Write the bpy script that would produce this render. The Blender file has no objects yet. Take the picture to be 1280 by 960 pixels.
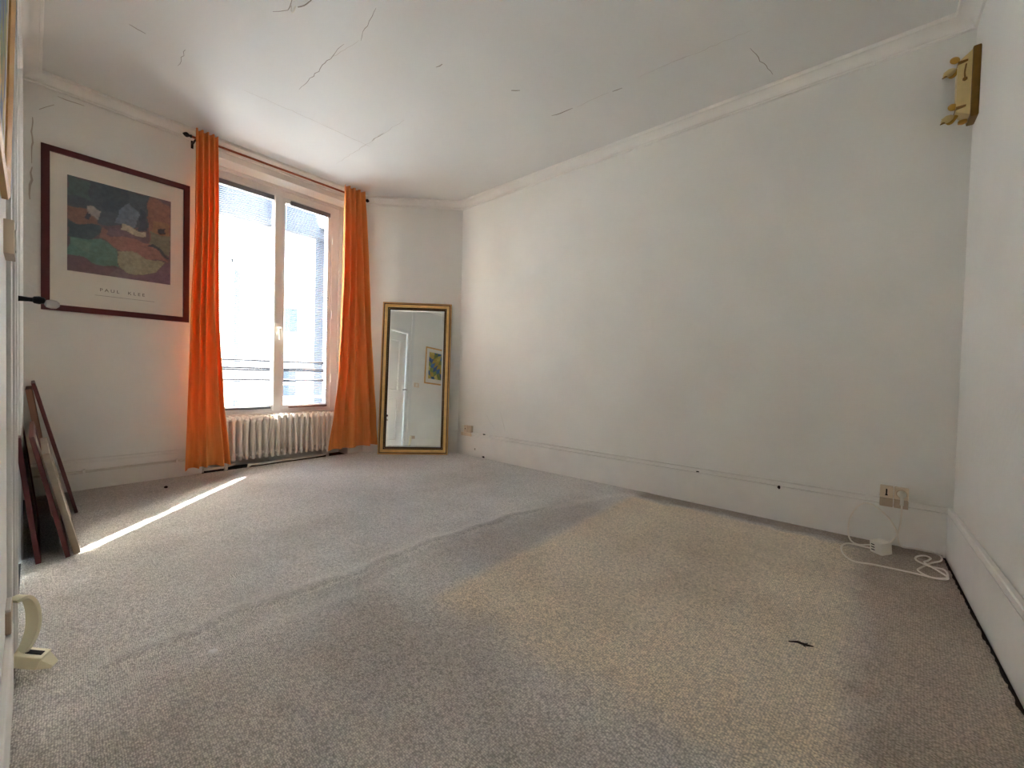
import bpy, bmesh, math, random
from mathutils import Vector, Matrix

random.seed(7)
SC = bpy.context.scene
COL = SC.collection
pi = math.pi

# ------------------------------------------------------------------ camera
YAW, PIT, ROLL, FPX = 0.8691, 0.0222, 0.0253, 506.944
CAM = Vector((3.8864, 0.0313, 0.8315))
fw = Vector((-math.cos(YAW) * math.cos(PIT), math.sin(YAW) * math.cos(PIT), -math.sin(PIT)))
r0 = Vector((math.sin(YAW), math.cos(YAW), 0))
u0 = r0.cross(fw)
rt = r0 * math.cos(ROLL) + u0 * math.sin(ROLL)
up = -r0 * math.sin(ROLL) + u0 * math.cos(ROLL)
cd = bpy.data.cameras.new('camera')
cam = bpy.data.objects.new('camera', cd)
COL.objects.link(cam)
M = Matrix((rt, up, -fw)).transposed().to_4x4()
M.translation = CAM
cam.matrix_world = M
cd.sensor_width = 36.0
cd.lens = FPX / 1280 * 36
cd.clip_start = 0.005
cd.clip_end = 300
SC.camera = cam

# ------------------------------------------------------------------ light
SUN_DIR = Vector((0.72, -0.69, -0.81)).normalized()      # the way sunlight travels
W = bpy.data.worlds.new('sky'); SC.world = W
W.use_nodes = True
nt = W.node_tree
bg = nt.nodes['Background']
sky = nt.nodes.new('ShaderNodeTexSky')
sky.sky_type = 'NISHITA'
sky.sun_disc = False
sky.sun_elevation = math.asin(-SUN_DIR.z)
sky.sun_rotation = math.atan2(-SUN_DIR.x, -SUN_DIR.y)
sky.air_density = 1.0
sky.dust_density = 3.0
sky.ozone_density = 1.0
nt.links.new(sky.outputs[0], bg.inputs[0])
bg.inputs[1].default_value = 0.6
sl = bpy.data.lights.new('sun', 'SUN')
sl.energy = 5.0
sl.angle = math.radians(0.53)
sl.color = (1.0, 0.95, 0.87)
sun = bpy.data.objects.new('sun', sl)
sun.rotation_euler = (-SUN_DIR).to_track_quat('Z', 'Y').to_euler()
sun.location = (-20, 20, 20)
COL.objects.link(sun)
SC.view_settings.view_transform = 'Standard'
SC.view_settings.look = 'None'
SC.view_settings.gamma = 1.0
SC.view_settings.use_curve_mapping = False
SC.view_settings.exposure = 3.96
SC.cycles.max_bounces = 16
SC.cycles.diffuse_bounces = 10
SC.cycles.glossy_bounces = 5
SC.cycles.transmission_bounces = 8
SC.cycles.transparent_max_bounces = 24
SC.cycles.sample_clamp_indirect = 20.0
SC.cycles.caustics_reflective = False
SC.cycles.caustics_refractive = False


# ------------------------------------------------------------------ materials
def srgb(r, g, b):
    f = lambda c: (c / 255 / 12.92) if c / 255 <= 0.04045 else ((c / 255 + 0.055) / 1.055) ** 2.4
    return (f(r), f(g), f(b), 1)


def mat(name, color, rough=0.6, metal=0.0, var=0.0, vscale=6.0, bump=0.0, bscale=60.0, spec=0.4):
    m = bpy.data.materials.new(name); m.use_nodes = True
    t = m.node_tree; b = t.nodes['Principled BSDF']
    b.inputs['Base Color'].default_value = color
    b.inputs['Roughness'].default_value = rough
    b.inputs['Metallic'].default_value = metal
    b.inputs['Specular IOR Level'].default_value = spec
    tc = t.nodes.new('ShaderNodeTexCoord')
    if var > 0:
        n = t.nodes.new('ShaderNodeTexNoise'); n.inputs['Scale'].default_value = vscale
        n.inputs['Detail'].default_value = 5
        t.links.new(tc.outputs['Object'], n.inputs['Vector'])
        r = t.nodes.new('ShaderNodeValToRGB')
        c = Vector(color[:3])
        r.color_ramp.elements[0].position = 0.3; r.color_ramp.elements[1].position = 0.72
        r.color_ramp.elements[0].color = (*(c * (1 - var)), 1)
        r.color_ramp.elements[1].color = (*[min(1, x) for x in c * (1 + var * 0.6)], 1)
        t.links.new(n.outputs['Fac'], r.inputs['Fac'])
        t.links.new(r.outputs['Color'], b.inputs['Base Color'])
    if bump > 0:
        n2 = t.nodes.new('ShaderNodeTexNoise'); n2.inputs['Scale'].default_value = bscale
        n2.inputs['Detail'].default_value = 3
        t.links.new(tc.outputs['Object'], n2.inputs['Vector'])
        bp = t.nodes.new('ShaderNodeBump'); bp.inputs['Strength'].default_value = bump
        bp.inputs['Distance'].default_value = 0.004
        t.links.new(n2.outputs['Fac'], bp.inputs['Height'])
        t.links.new(bp.outputs['Normal'], b.inputs['Normal'])
    return m


MW = mat('wall_paint', (0.79, 0.78, 0.74, 1), 0.55, var=0.04, vscale=2.5, bump=0.25, bscale=45)
MCEIL = mat('ceiling_paint', (0.72, 0.715, 0.69, 1), 0.6, var=0.04, vscale=1.5, bump=0.2, bscale=12)
MTRIM = mat('trim_paint', (0.82, 0.80, 0.76, 1), 0.42, var=0.05, vscale=5, bump=0.1, bscale=30)
MDOOR = mat('door_paint', (0.74, 0.74, 0.72, 1), 0.35, var=0.03, vscale=4)
MWIN = mat('window_paint', (0.72, 0.70, 0.68, 1), 0.35, var=0.04, vscale=8)
MREVEAL = mat('reveal_paint', (0.66, 0.60, 0.56, 1), 0.5, var=0.06, vscale=6)
MRAD = mat('radiator_enamel', (0.86, 0.83, 0.77, 1), 0.35, var=0.03, vscale=10)
MPIPE = mat('pipe_paint', (0.70, 0.67, 0.61, 1), 0.4, var=0.05, vscale=10)
MMARO = mat('maroon_wood', srgb(84, 28, 30), 0.4, var=0.12, vscale=12)
MMARO2 = mat('maroon_wood_light', srgb(88, 40, 38), 0.4, var=0.12, vscale=12)
MBROWN = mat('brown_panel', srgb(142, 104, 88), 0.6, var=0.08, vscale=14)
MPALEW = mat('pale_wood', srgb(150, 138, 122), 0.55, var=0.15, vscale=18)
MPAPER = mat('mat_board', (0.70, 0.67, 0.60, 1), 0.7, var=0.02, vscale=3)
MBOARD = mat('backing_board', srgb(70, 60, 54), 0.8, var=0.1)
MINK = mat('print_ink', srgb(95, 85, 80), 0.7)
MINK2 = mat('print_ink_pale', srgb(150, 140, 130), 0.7)
MGOLD = mat('gilt', srgb(232, 196, 128), 0.5, metal=0.1, var=0.1, vscale=20)
MGOLDD = mat('gilt_dark', srgb(200, 154, 92), 0.42, metal=0.15, var=0.1, vscale=20)
MRIM = mat('red_brown_rim', srgb(82, 40, 26), 0.4, metal=0.2, var=0.1, vscale=20)
MDARK = mat('dark_bronze', srgb(44, 30, 18), 0.45, metal=0.2)
MBRASS = mat('brass', srgb(190, 150, 70), 0.28, metal=0.85, var=0.1, vscale=30)
MBRASSD = mat('brass_aged', srgb(126, 92, 34), 0.4, metal=0.6, var=0.15, vscale=30)
MBRASSL = mat('brass_pale', srgb(206, 184, 130), 0.4, metal=0.4, var=0.08, vscale=30)
MBLACK = mat('black_iron', srgb(30, 26, 25), 0.4, metal=0.3)
MROD = mat('rod_brown', srgb(150, 72, 40), 0.4, var=0.1)
MBEIGE = mat('beige_plastic', srgb(220, 203, 180), 0.4)
MBEIGED = mat('beige_plastic_dark', srgb(192, 172, 150), 0.45)
MCREAM = mat('cream_plastic', srgb(242, 236, 208), 0.35)
MWHITEP = mat('white_plastic', srgb(226, 222, 212), 0.35)
MCORD = mat('cord_white', srgb(236, 229, 218), 0.45)
MHOLE = mat('dark_hole', srgb(28, 24, 22), 0.8)
MCRACK = mat('crack_grime', srgb(150, 142, 132), 0.9)
MCRACKP = mat('crack_faint', srgb(196, 190, 182), 0.9)
MSCUFF = mat('scuff_grime', srgb(184, 174, 162), 0.9)
MSCUFFP = mat('scuff_pale', (0.70, 0.685, 0.645, 1), 0.8)
MSUBFLOOR = mat('subfloor', srgb(44, 32, 26), 0.8, var=0.2)
MSLAT = mat('slat_backlit', srgb(96, 102, 110), 0.4)  # white slats coloured grey: their backlit darkness is put into the colour
MBLINDRAIL = mat('blind_rail', srgb(104, 104, 108), 0.4, metal=0.3)
MBLINDRAILB = mat('blind_rail_brown', srgb(120, 84, 66), 0.5)
MALU = mat('metal_tip', srgb(176, 172, 166), 0.25, metal=0.8)
MPORC = mat('porcelain', srgb(186, 178, 172), 0.15, spec=0.6)
MFAC = mat('facade_render', (0.84, 0.84, 0.82, 1), 0.8, var=0.03, vscale=0.8)
MFACB = mat('facade_blue_shade', (0.026, 0.034, 0.045, 1), 0.8, var=0.05, vscale=0.8)  # darkened almost to black: the building's shade is put into its blue grey
MROOF = mat('roof_shade', (0.028, 0.037, 0.050, 1), 0.6, var=0.06)  # near-black: shade of the eaves is put into the roof colour
MWGLASS = mat('far_window_glass', (0.036, 0.056, 0.060, 1), 0.5, spec=0.1)
MSHUT = mat('far_shutter', (0.026, 0.036, 0.052, 1), 0.7, spec=0.1)
MGROUND = mat('courtyard_ground', (0.5, 0.48, 0.45, 1), 0.9, var=0.1, vscale=0.5)
MRAIL = mat('railing_paint', (0.012, 0.014, 0.020, 1), 0.6, spec=0.1)
MRAILW = mat('railing_paint_pale', srgb(206, 210, 214), 0.5)
MOUT = mat('outer_render', (0.7, 0.68, 0.64, 1), 0.9, var=0.04)
MTWIG = mat('dry_twig', srgb(48, 34, 22), 0.9)
MSCRAP = mat('white_scrap', srgb(250, 250, 248), 0.7)


def glass_mat():
    m = bpy.data.materials.new('window_glass'); m.use_nodes = True
    t = m.node_tree; t.nodes.clear()
    o = t.nodes.new('ShaderNodeOutputMaterial')
    tr = t.nodes.new('ShaderNodeBsdfTransparent'); tr.inputs[0].default_value = (0.94, 0.96, 0.96, 1)
    gl = t.nodes.new('ShaderNodeBsdfGlossy'); gl.inputs['Roughness'].default_value = 0.02
    mx = t.nodes.new('ShaderNodeMixShader'); fr = t.nodes.new('ShaderNodeLayerWeight'); fr.inputs[0].default_value = 0.5
    pw = t.nodes.new('ShaderNodeMath'); pw.operation = 'POWER'; pw.inputs[1].default_value = 5
    ma = t.nodes.new('ShaderNodeMath'); ma.operation = 'MULTIPLY_ADD'; ma.inputs[1].default_value = 0.9; ma.inputs[2].default_value = 0.05
    t.links.new(fr.outputs['Facing'], pw.inputs[0]); t.links.new(pw.outputs[0], ma.inputs[0])
    t.links.new(ma.outputs[0], mx.inputs[0]); t.links.new(tr.outputs[0], mx.inputs[1]); t.links.new(gl.outputs[0], mx.inputs[2])
    t.links.new(mx.outputs[0], o.inputs[0])
    return m


MGLASS = glass_mat()
MMIR = mat('silvered_glass', (0.86, 0.90, 0.89, 1), 0.015, metal=1.0)


def curtain_mat():
    m = bpy.data.materials.new('orange_cotton'); m.use_nodes = True
    t = m.node_tree; b = t.nodes['Principled BSDF']; o = t.nodes['Material Output']
    tc = t.nodes.new('ShaderNodeTexCoord')
    n = t.nodes.new('ShaderNodeTexNoise'); n.inputs['Scale'].default_value = 9; n.inputs['Detail'].default_value = 6
    mp = t.nodes.new('ShaderNodeMapping'); mp.inputs['Scale'].default_value = (6, 6, 0.6)
    t.links.new(tc.outputs['Object'], mp.inputs[0]); t.links.new(mp.outputs[0], n.inputs['Vector'])
    r = t.nodes.new('ShaderNodeValToRGB')
    r.color_ramp.elements[0].position = 0.3; r.color_ramp.elements[1].position = 0.75
    r.color_ramp.elements[0].color = (0.82, 0.34, 0.10, 1); r.color_ramp.elements[1].color = (0.90, 0.42, 0.14, 1)
    t.links.new(n.outputs['Fac'], r.inputs[0]); t.links.new(r.outputs[0], b.inputs['Base Color'])
    b.inputs['Roughness'].default_value = 0.75; b.inputs['Specular IOR Level'].default_value = 0.15
    tl = t.nodes.new('ShaderNodeBsdfTranslucent'); tl.inputs[0].default_value = (0.95, 0.30, 0.06, 1)
    mx = t.nodes.new('ShaderNodeMixShader'); mx.inputs[0].default_value = 0.20
    t.links.new(b.outputs[0], mx.inputs[1]); t.links.new(tl.outputs[0], mx.inputs[2]); t.links.new(mx.outputs[0], o.inputs[0])
    return m


MCURT = curtain_mat()


def carpet_mat():
    m = bpy.data.materials.new('loop_pile_carpet'); m.use_nodes = True
    t = m.node_tree; b = t.nodes['Principled BSDF']
    N = t.nodes.new; L = t.links.new
    tc = N('ShaderNodeTexCoord'); sx = N('ShaderNodeSeparateXYZ')
    L(tc.outputs['Object'], sx.inputs[0])

    def math_(op, a, bb=None, c=None):
        n = N('ShaderNodeMath'); n.operation = op
        for i, v in enumerate((a, bb, c)):
            if v is None: continue
            if isinstance(v, (int, float)): n.inputs[i].default_value = v
            else: L(v, n.inputs[i])
        return n.outputs[0]

    def noise(scale, detail=4, rough=0.6):
        n = N('ShaderNodeTexNoise'); n.inputs['Scale'].default_value = scale
        n.inputs['Detail'].default_value = detail; n.inputs['Roughness'].default_value = rough
        L(tc.outputs['Object'], n.inputs['Vector']); return n.outputs['Fac']

    wob = math_('MULTIPLY', math_('SUBTRACT', noise(5.0), 0.5), 0.16)
    X = math_('ADD', sx.outputs[0], wob)
    wob2 = math_('MULTIPLY', math_('SUBTRACT', noise(6.3), 0.5), 0.16)
    Y = math_('ADD', sx.outputs[1], wob2)

    def step(v, lo, hi):
        n = N('ShaderNodeMapRange'); n.interpolation_type = 'SMOOTHSTEP'
        n.inputs['From Min'].default_value = lo; n.inputs['From Max'].default_value = hi
        L(v, n.inputs['Value']); return n.outputs[0]

    def mul(*a):
        o = a[0]
        for k in a[1:]: o = math_('MULTIPLY', o, k)
        return o

    inv = lambda v: math_('SUBTRACT', 1.0, v)
    Xs = math_('ADD', sx.outputs[0], math_('MULTIPLY', wob, 0.3))
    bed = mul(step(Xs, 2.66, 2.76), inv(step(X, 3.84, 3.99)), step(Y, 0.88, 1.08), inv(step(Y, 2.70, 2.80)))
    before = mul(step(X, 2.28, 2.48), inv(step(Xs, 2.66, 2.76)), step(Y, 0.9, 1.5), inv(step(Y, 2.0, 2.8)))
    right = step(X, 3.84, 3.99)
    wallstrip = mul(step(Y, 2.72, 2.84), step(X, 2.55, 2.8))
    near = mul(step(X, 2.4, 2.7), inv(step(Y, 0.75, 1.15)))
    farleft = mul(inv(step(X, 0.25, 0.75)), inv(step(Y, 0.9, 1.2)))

    def mix(col_a, fac, col_b, k=1.0):
        n = N('ShaderNodeMix'); n.data_type = 'RGBA'
        L(math_('MULTIPLY', fac, k), n.inputs[0]); L(col_a, n.inputs[6])
        n.inputs[7].default_value = col_b
        return n.outputs[2]

    base = N('ShaderNodeRGB'); base.outputs[0].default_value = (0.82, 0.81, 0.78, 1)
    c = base.outputs[0]
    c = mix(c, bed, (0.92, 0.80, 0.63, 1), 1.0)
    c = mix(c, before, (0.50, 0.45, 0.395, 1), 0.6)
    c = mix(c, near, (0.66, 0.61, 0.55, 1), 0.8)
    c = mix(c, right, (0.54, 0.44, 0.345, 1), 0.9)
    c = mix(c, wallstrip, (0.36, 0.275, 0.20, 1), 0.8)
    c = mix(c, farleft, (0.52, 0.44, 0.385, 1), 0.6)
    dirt = N('ShaderNodeValToRGB')
    L(noise(1.6, 7, 0.65), dirt.inputs[0])
    dirt.color_ramp.elements[0].position = 0.30; dirt.color_ramp.elements[0].color = (0.80, 0.78, 0.76, 1)
    dirt.color_ramp.elements[1].position = 0.56; dirt.color_ramp.elements[1].color = (1.03, 1.02, 1.02, 1)
    mm = N('ShaderNodeMix'); mm.data_type = 'RGBA'; mm.blend_type = 'MULTIPLY'; mm.inputs[0].default_value = 1
    L(c, mm.inputs[6]); L(dirt.outputs[0], mm.inputs[7]); c = mm.outputs[2]
    spots = N('ShaderNodeValToRGB')
    L(noise(4.2, 3, 0.5), spots.inputs[0])
    spots.color_ramp.elements[0].position = 0.70; spots.color_ramp.elements[0].color = (1, 1, 1, 1)
    spots.color_ramp.elements[1].position = 0.80; spots.color_ramp.elements[1].color = (0.72, 0.70, 0.68, 1)
    m3 = N('ShaderNodeMix'); m3.data_type = 'RGBA'; m3.blend_type = 'MULTIPLY'; m3.inputs[0].default_value = 1
    L(c, m3.inputs[6]); L(spots.outputs[0], m3.inputs[7]); c = m3.outputs[2]
    # loops in rows
    mp = N('ShaderNodeMapping'); mp.inputs['Scale'].default_value = (165, 235, 80)
    mp.inputs['Rotation'].default_value = (0, 0, 0.06)
    L(tc.outputs['Object'], mp.inputs[0])
    vo = N('ShaderNodeTexVoronoi'); vo.inputs['Scale'].default_value = 1.0; vo.inputs['Randomness'].default_value = 0.55
    L(mp.outputs[0], vo.inputs['Vector'])
    dark = N('ShaderNodeMapRange'); dark.inputs['From Min'].default_value = 0.05; dark.inputs['From Max'].default_value = 0.75
    dark.inputs['To Min'].default_value = 1.42; dark.inputs['To Max'].default_value = 0.54
    L(vo.outputs['Distance'], dark.inputs['Value'])
    tuft = N('ShaderNodeMapRange'); tuft.inputs['From Min'].default_value = 0.32; tuft.inputs['From Max'].default_value = 0.68
    tuft.inputs['To Min'].default_value = 0.84; tuft.inputs['To Max'].default_value = 1.14
    L(noise(58, 4, 0.7), tuft.inputs['Value'])
    vs = N('ShaderNodeVectorMath'); vs.operation = 'SCALE'
    L(c, vs.inputs[0]); L(math_('MULTIPLY', dark.outputs[0], tuft.outputs[0]), vs.inputs['Scale'])
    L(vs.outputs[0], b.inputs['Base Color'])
    b.inputs['Roughness'].default_value = 0.95; b.inputs['Specular IOR Level'].default_value = 0.1
    b.inputs['Sheen Weight'].default_value = 0.15
    hgt = math_('ADD', math_('MULTIPLY', vo.outputs['Distance'], -1.0), math_('MULTIPLY', noise(40, 3), 0.8))
    bp = N('ShaderNodeBump'); bp.inputs['Strength'].default_value = 0.9; bp.inputs['Distance'].default_value = 0.0045
    L(hgt, bp.inputs['Height']); L(bp.outputs[0], b.inputs['Normal'])
    return m


MCARPET = carpet_mat()


def print_mat(name):
    m = bpy.data.materials.new(name); m.use_nodes = True
    t = m.node_tree; b = t.nodes['Principled BSDF']
    a = t.nodes.new('ShaderNodeAttribute'); a.attribute_name = 'ink'
    tc = t.nodes.new('ShaderNodeTexCoord'); n = t.nodes.new('ShaderNodeTexNoise'); n.inputs['Scale'].default_value = 45
    n.inputs['Detail'].default_value = 6
    t.links.new(tc.outputs['Object'], n.inputs['Vector'])
    r = t.nodes.new('ShaderNodeMapRange'); r.inputs['From Min'].default_value = 0.3; r.inputs['From Max'].default_value = 0.7
    r.inputs['To Min'].default_value = 0.8; r.inputs['To Max'].default_value = 1.2
    t.links.new(n.outputs['Fac'], r.inputs['Value'])
    v = t.nodes.new('ShaderNodeVectorMath'); v.operation = 'SCALE'
    t.links.new(a.outputs['Color'], v.inputs[0]); t.links.new(r.outputs[0], v.inputs['Scale'])
    t.links.new(v.outputs[0], b.inputs['Base Color']); b.inputs['Roughness'].default_value = 0.45
    return m


MPRINT = print_mat('print_colours')


# ------------------------------------------------------------------ mesh helpers
class MB:
    """collects shapes into one mesh"""
    def __init__(self):
        self.bm = bmesh.new()

    def box(self, lo, hi, bev=0.0, mtx=None):
        bm = bmesh.new()
        bmesh.ops.create_cube(bm, size=1.0)
        lo = Vector(lo); hi = Vector(hi); c = (lo + hi) / 2; d = hi - lo
        for v in bm.verts:
            v.co = Vector((v.co.x * d.x, v.co.y * d.y, v.co.z * d.z)) + c
        if bev > 0:
            bmesh.ops.bevel(bm, geom=list(bm.edges), offset=bev, segments=2, affect='EDGES', profile=0.6)
        return self._add(bm, mtx)

    def _add(self, bm, mtx=None):
        if mtx is not None: bm.transform(mtx)
        me = bpy.data.meshes.new('tmp'); bm.to_mesh(me); bm.free()
        self.bm.from_mesh(me); bpy.data.meshes.remove(me)
        return self

    def raw(self, V, F, mtx=None):
        vs = [self.bm.verts.new(mtx @ Vector(v) if mtx is not None else v) for v in V]
        for f in F:
            try: self.bm.faces.new([vs[i] for i in f])
            except ValueError: pass
        return self

    def tube(self, pts, r, n=8, caps=True, smooth=0):
        if smooth: pts = spline(pts, smooth)
        pts = [Vector(p) for p in pts]
        rs = r if isinstance(r, (list, tuple)) else [r] * len(pts)
        if len(rs) != len(pts):
            rs = [rs[min(len(rs) - 1, int(i * len(rs) / len(pts)))] for i in range(len(pts))]
        V, F = [], []
        t = (pts[1] - pts[0]).normalized()
        a = t.orthogonal().normalized()
        for i, p in enumerate(pts):
            t = (pts[min(i + 1, len(pts) - 1)] - pts[max(i - 1, 0)])
            t = t.normalized() if t.length > 1e-9 else Vector((0, 0, 1))
            a = (a - t * a.dot(t)); a = a.normalized() if a.length > 1e-6 else t.orthogonal().normalized()
            bnorm = t.cross(a)
            for k in range(n):
                q = 2 * pi * k / n
                V.append(p + (a * math.cos(q) + bnorm * math.sin(q)) * rs[i])
        for i in range(len(pts) - 1):
            for k in range(n):
                F.append((i * n + k, i * n + (k + 1) % n, (i + 1) * n + (k + 1) % n, (i + 1) * n + k))
        if caps:
            F.append(tuple(range(n))[::-1]); F.append(tuple((len(pts) - 1) * n + k for k in range(n)))
        return self.raw(V, F)

    def lathe(self, prof, origin, axis, n=16):
        o = Vector(origin); ax = Vector(axis).normalized()
        pts = [o + ax * h for (rr, h) in prof]
        return self.tube2(pts, [max(rr, 1e-4) for rr, h in prof], ax, n)

    def tube2(self, pts, rs, ax, n):
        a = ax.orthogonal().normalized(); b = ax.cross(a); V = []; F = []
        for p, rr in zip(pts, rs):
            for k in range(n):
                q = 2 * pi * k / n; V.append(p + (a * math.cos(q) + b * math.sin(q)) * rr)
        for i in range(len(pts) - 1):
            for k in range(n):
                F.append((i * n + k, i * n + (k + 1) % n, (i + 1) * n + (k + 1) % n, (i + 1) * n + k))
        F.append(tuple(range(n))[::-1]); F.append(tuple((len(pts) - 1) * n + k for k in range(n)))
        return self.raw(V, F)

    def capsule(self, p0, p1, r, n=10):
        p0 = Vector(p0); p1 = Vector(p1); t = (p1 - p0).normalized()
        pr = []
        for k in range(5): pr.append((p0 - t * r * math.cos(pi / 2 * k / 4), r * math.sin(pi / 2 * k / 4)))
        for k in range(5): pr.append((p1 + t * r * math.sin(pi / 2 * k / 4), r * math.cos(pi / 2 * k / 4)))
        return self.tube2([p for p, _ in pr], [max(q, 1e-4) for _, q in pr], t, n)

    def prism(self, poly, h0, h1, fn):
        """poly 2-D extruded between h0 and h1; fn(a, b, h) gives the point"""
        n = len(poly)
        V = [fn(a, b, h0) for a, b in poly] + [fn(a, b, h1) for a, b in poly]
        F = [tuple(range(n))[::-1], tuple(range(n, 2 * n))]
        F += [(i, (i + 1) % n, n + (i + 1) % n, n + i) for i in range(n)]
        return self.raw(V, F)

    def mesh(self, name, material, smooth=False, off=None):
        bm = self.bm
        bmesh.ops.remove_doubles(bm, verts=bm.verts, dist=1e-6)
        bmesh.ops.recalc_face_normals(bm, faces=bm.faces)
        if off is not None:
            for v in bm.verts: v.co -= off
        me = bpy.data.meshes.new(name)
        bm.to_mesh(me); bm.free()
        for mm in (material if isinstance(material, list) else [material]): me.materials.append(mm)
        if smooth:
            me.polygons.foreach_set('use_smooth', [True] * len(me.polygons))
            try: me.set_sharp_from_angle(angle=math.radians(40))
            except Exception: pass
        return me


def spline(pts, k):
    P = [Vector(p) for p in pts]; out = []
    for i in range(len(P) - 1):
        a = P[max(i - 1, 0)]; b = P[i]; c = P[i + 1]; d = P[min(i + 2, len(P) - 1)]
        for j in range(k):
            t = j / k
            out.append(0.5 * ((2 * b) + (c - a) * t + (2 * a - 5 * b + 4 * c - d) * t * t + (3 * b - a - 3 * c + d) * t ** 3))
    out.append(P[-1])
    return out


def root_off(p):
    while p.parent is not None: p = p.parent
    return Vector(p.get('_o', (0, 0, 0)))


def link(name, me, parent=None):
    o = bpy.data.objects.new(name, me); COL.objects.link(o)
    if parent is not None: o.parent = parent
    return o


def part(name, mb, material, parent, smooth=False, label=None, local=False, kind=None):
    """one part mesh; shapes are written in room coordinates unless local"""
    off = None if local else Vector(ORIG[top_of(parent).name])
    o = link(name, mb.mesh(name, material, smooth, off), parent)
    if label: o['label'] = label
    if kind: o['kind'] = kind
    return o


ORIG = {}


def top_of(o):
    while o.parent is not None: o = o.parent
    return o


def tag(o, label, cat, group=None, kind=None):
    if label: o['label'] = label
    if cat: o['category'] = cat
    if group: o['group'] = group
    if kind: o['kind'] = kind
    return o


def thing(name, label, cat, loc=(0, 0, 0), group=None, kind=None):
    o = bpy.data.objects.new(name, None); COL.objects.link(o)
    o.empty_display_size = 0.05
    o.location = loc
    ORIG[o.name] = tuple(loc)
    return tag(o, label, cat, group, kind)


def single(name, mb, material, label, cat, loc=(0, 0, 0), smooth=False, group=None):
    o = link(name, mb.mesh(name, material, smooth, Vector(loc)))
    o.location = loc
    ORIG[o.name] = tuple(loc)
    return tag(o, label, cat, group)


def struct(name, mb, material, smooth=False):
    o = link(name, mb.mesh(name, material, smooth))
    o['kind'] = 'structure'
    ORIG[o.name] = (0, 0, 0)
    return o


def struct_root(name, loc=(0, 0, 0)):
    o = bpy.data.objects.new(name, None); COL.objects.link(o)
    o.empty_display_size = 0.05; o.location = loc; o['kind'] = 'structure'
    ORIG[o.name] = tuple(loc)
    return o


# ------------------------------------------------------------------ room shell
RW, NX, HC = 2.938, 4.274, 2.60          # right wall y, near wall x, ceiling
LY = -0.012                              # left wall face
CA = Vector((0.0, 2.25)); CB = Vector((0.70, RW))     # slanted corner wall
OY0, OY1, OZ1 = 0.885, 2.085, 2.49       # window alcove
SILL, DEP = 0.43, -0.18                  # sill height, depth of the window plane

mb = MB(); mb.box((-0.4, -0.3, -0.25), (NX + 0.2, RW + 0.2, -0.012)); FLOOR = struct('floor', mb, MSUBFLOOR)
mb = MB(); mb.box((-0.4, -0.3, HC), (NX + 0.2, RW + 0.2, HC + 0.2)); CEIL = struct('ceiling', mb, MCEIL)
mb = MB(); mb.box((0.4, RW, -0.012), (NX + 0.2, RW + 0.2, HC)); WRIGHT = struct('wall_right', mb, MW)
mb = MB(); mb.box((NX, -0.3, -0.012), (NX + 0.2, RW, HC)); struct('wall_near', mb, MW)
# window wall: pieces round the alcove (one solid outline, alcove cut out)
mb = MB()
mb.box((-0.4, -0.3, -0.012), (0, OY0, HC))
mb.box((-0.4, OY1, -0.012), (0, 2.6, HC))
mb.box((-0.4, OY0, OZ1), (0, OY1, HC))
mb.box((-0.4, OY0, -0.012), (DEP, OY1, SILL))
WWIN = struct('wall_window', mb, MW)
# slanted corner wall
mb = MB()
mb.prism([(CA.x, CA.y), (CB.x, CB.y), (CB.x, RW + 0.2), (-0.3, RW + 0.2), (-0.3, CA.y)], -0.012, HC, lambda a, b, h: (a, b, h))
struct('wall_corner', mb, MW)
# left wall with the door opening
DX0, DX1, DZ = 1.24, 2.09, 2.03
mb = MB()
mb.box((-0.4, -0.3, -0.012), (DX0, LY, HC))
mb.box((DX1, -0.3, -0.012), (NX, LY, HC))
mb.box((DX0, -0.3, DZ), (DX1, LY, HC))
struct('wall_left', mb, MW)


def offset_poly(P, d):
    n = len(P); out = []
    for i in range(n):
        a = Vector(P[i - 1]); b = Vector(P[i]); c = Vector(P[(i + 1) % n])
        t1 = (b - a).normalized(); t2 = (c - b).normalized()
        n1 = Vector((t1.y, -t1.x)); n2 = Vector((t2.y, -t2.x))       # inward for this winding
        bis = n1 + n2; out.append(b + bis * (d / (1 + n1.dot(n2))))
    return out


ROOM = [(0, LY), (0, CA.y), (CB.x, RW), (NX, RW), (NX, LY)]
prof = [(0.0, 2.538), (0.010, 2.540), (0.013, 2.546), (0.010, 2.552), (0.011, 2.557), (0.020, 2.568), (0.036, 2.580), (0.054, 2.586),
        (0.068, 2.5865), (0.070, 2.581), (0.079, 2.581), (0.082, 2.586), (0.082, HC + 0.002), (0.0, HC + 0.002)]
V, F = [], []
n = len(ROOM)
for d, z in prof:
    for p in offset_poly(ROOM, d): V.append((p.x, p.y, z))
for i in range(len(prof)):
    j = (i + 1) % len(prof)
    for k in range(n):
        F.append((i * n + k, i * n + (k + 1) % n, j * n + (k + 1) % n, j * n + k))
mb = MB(); mb.raw(V, F); struct('trim_1', mb, MTRIM, smooth=True)


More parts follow.
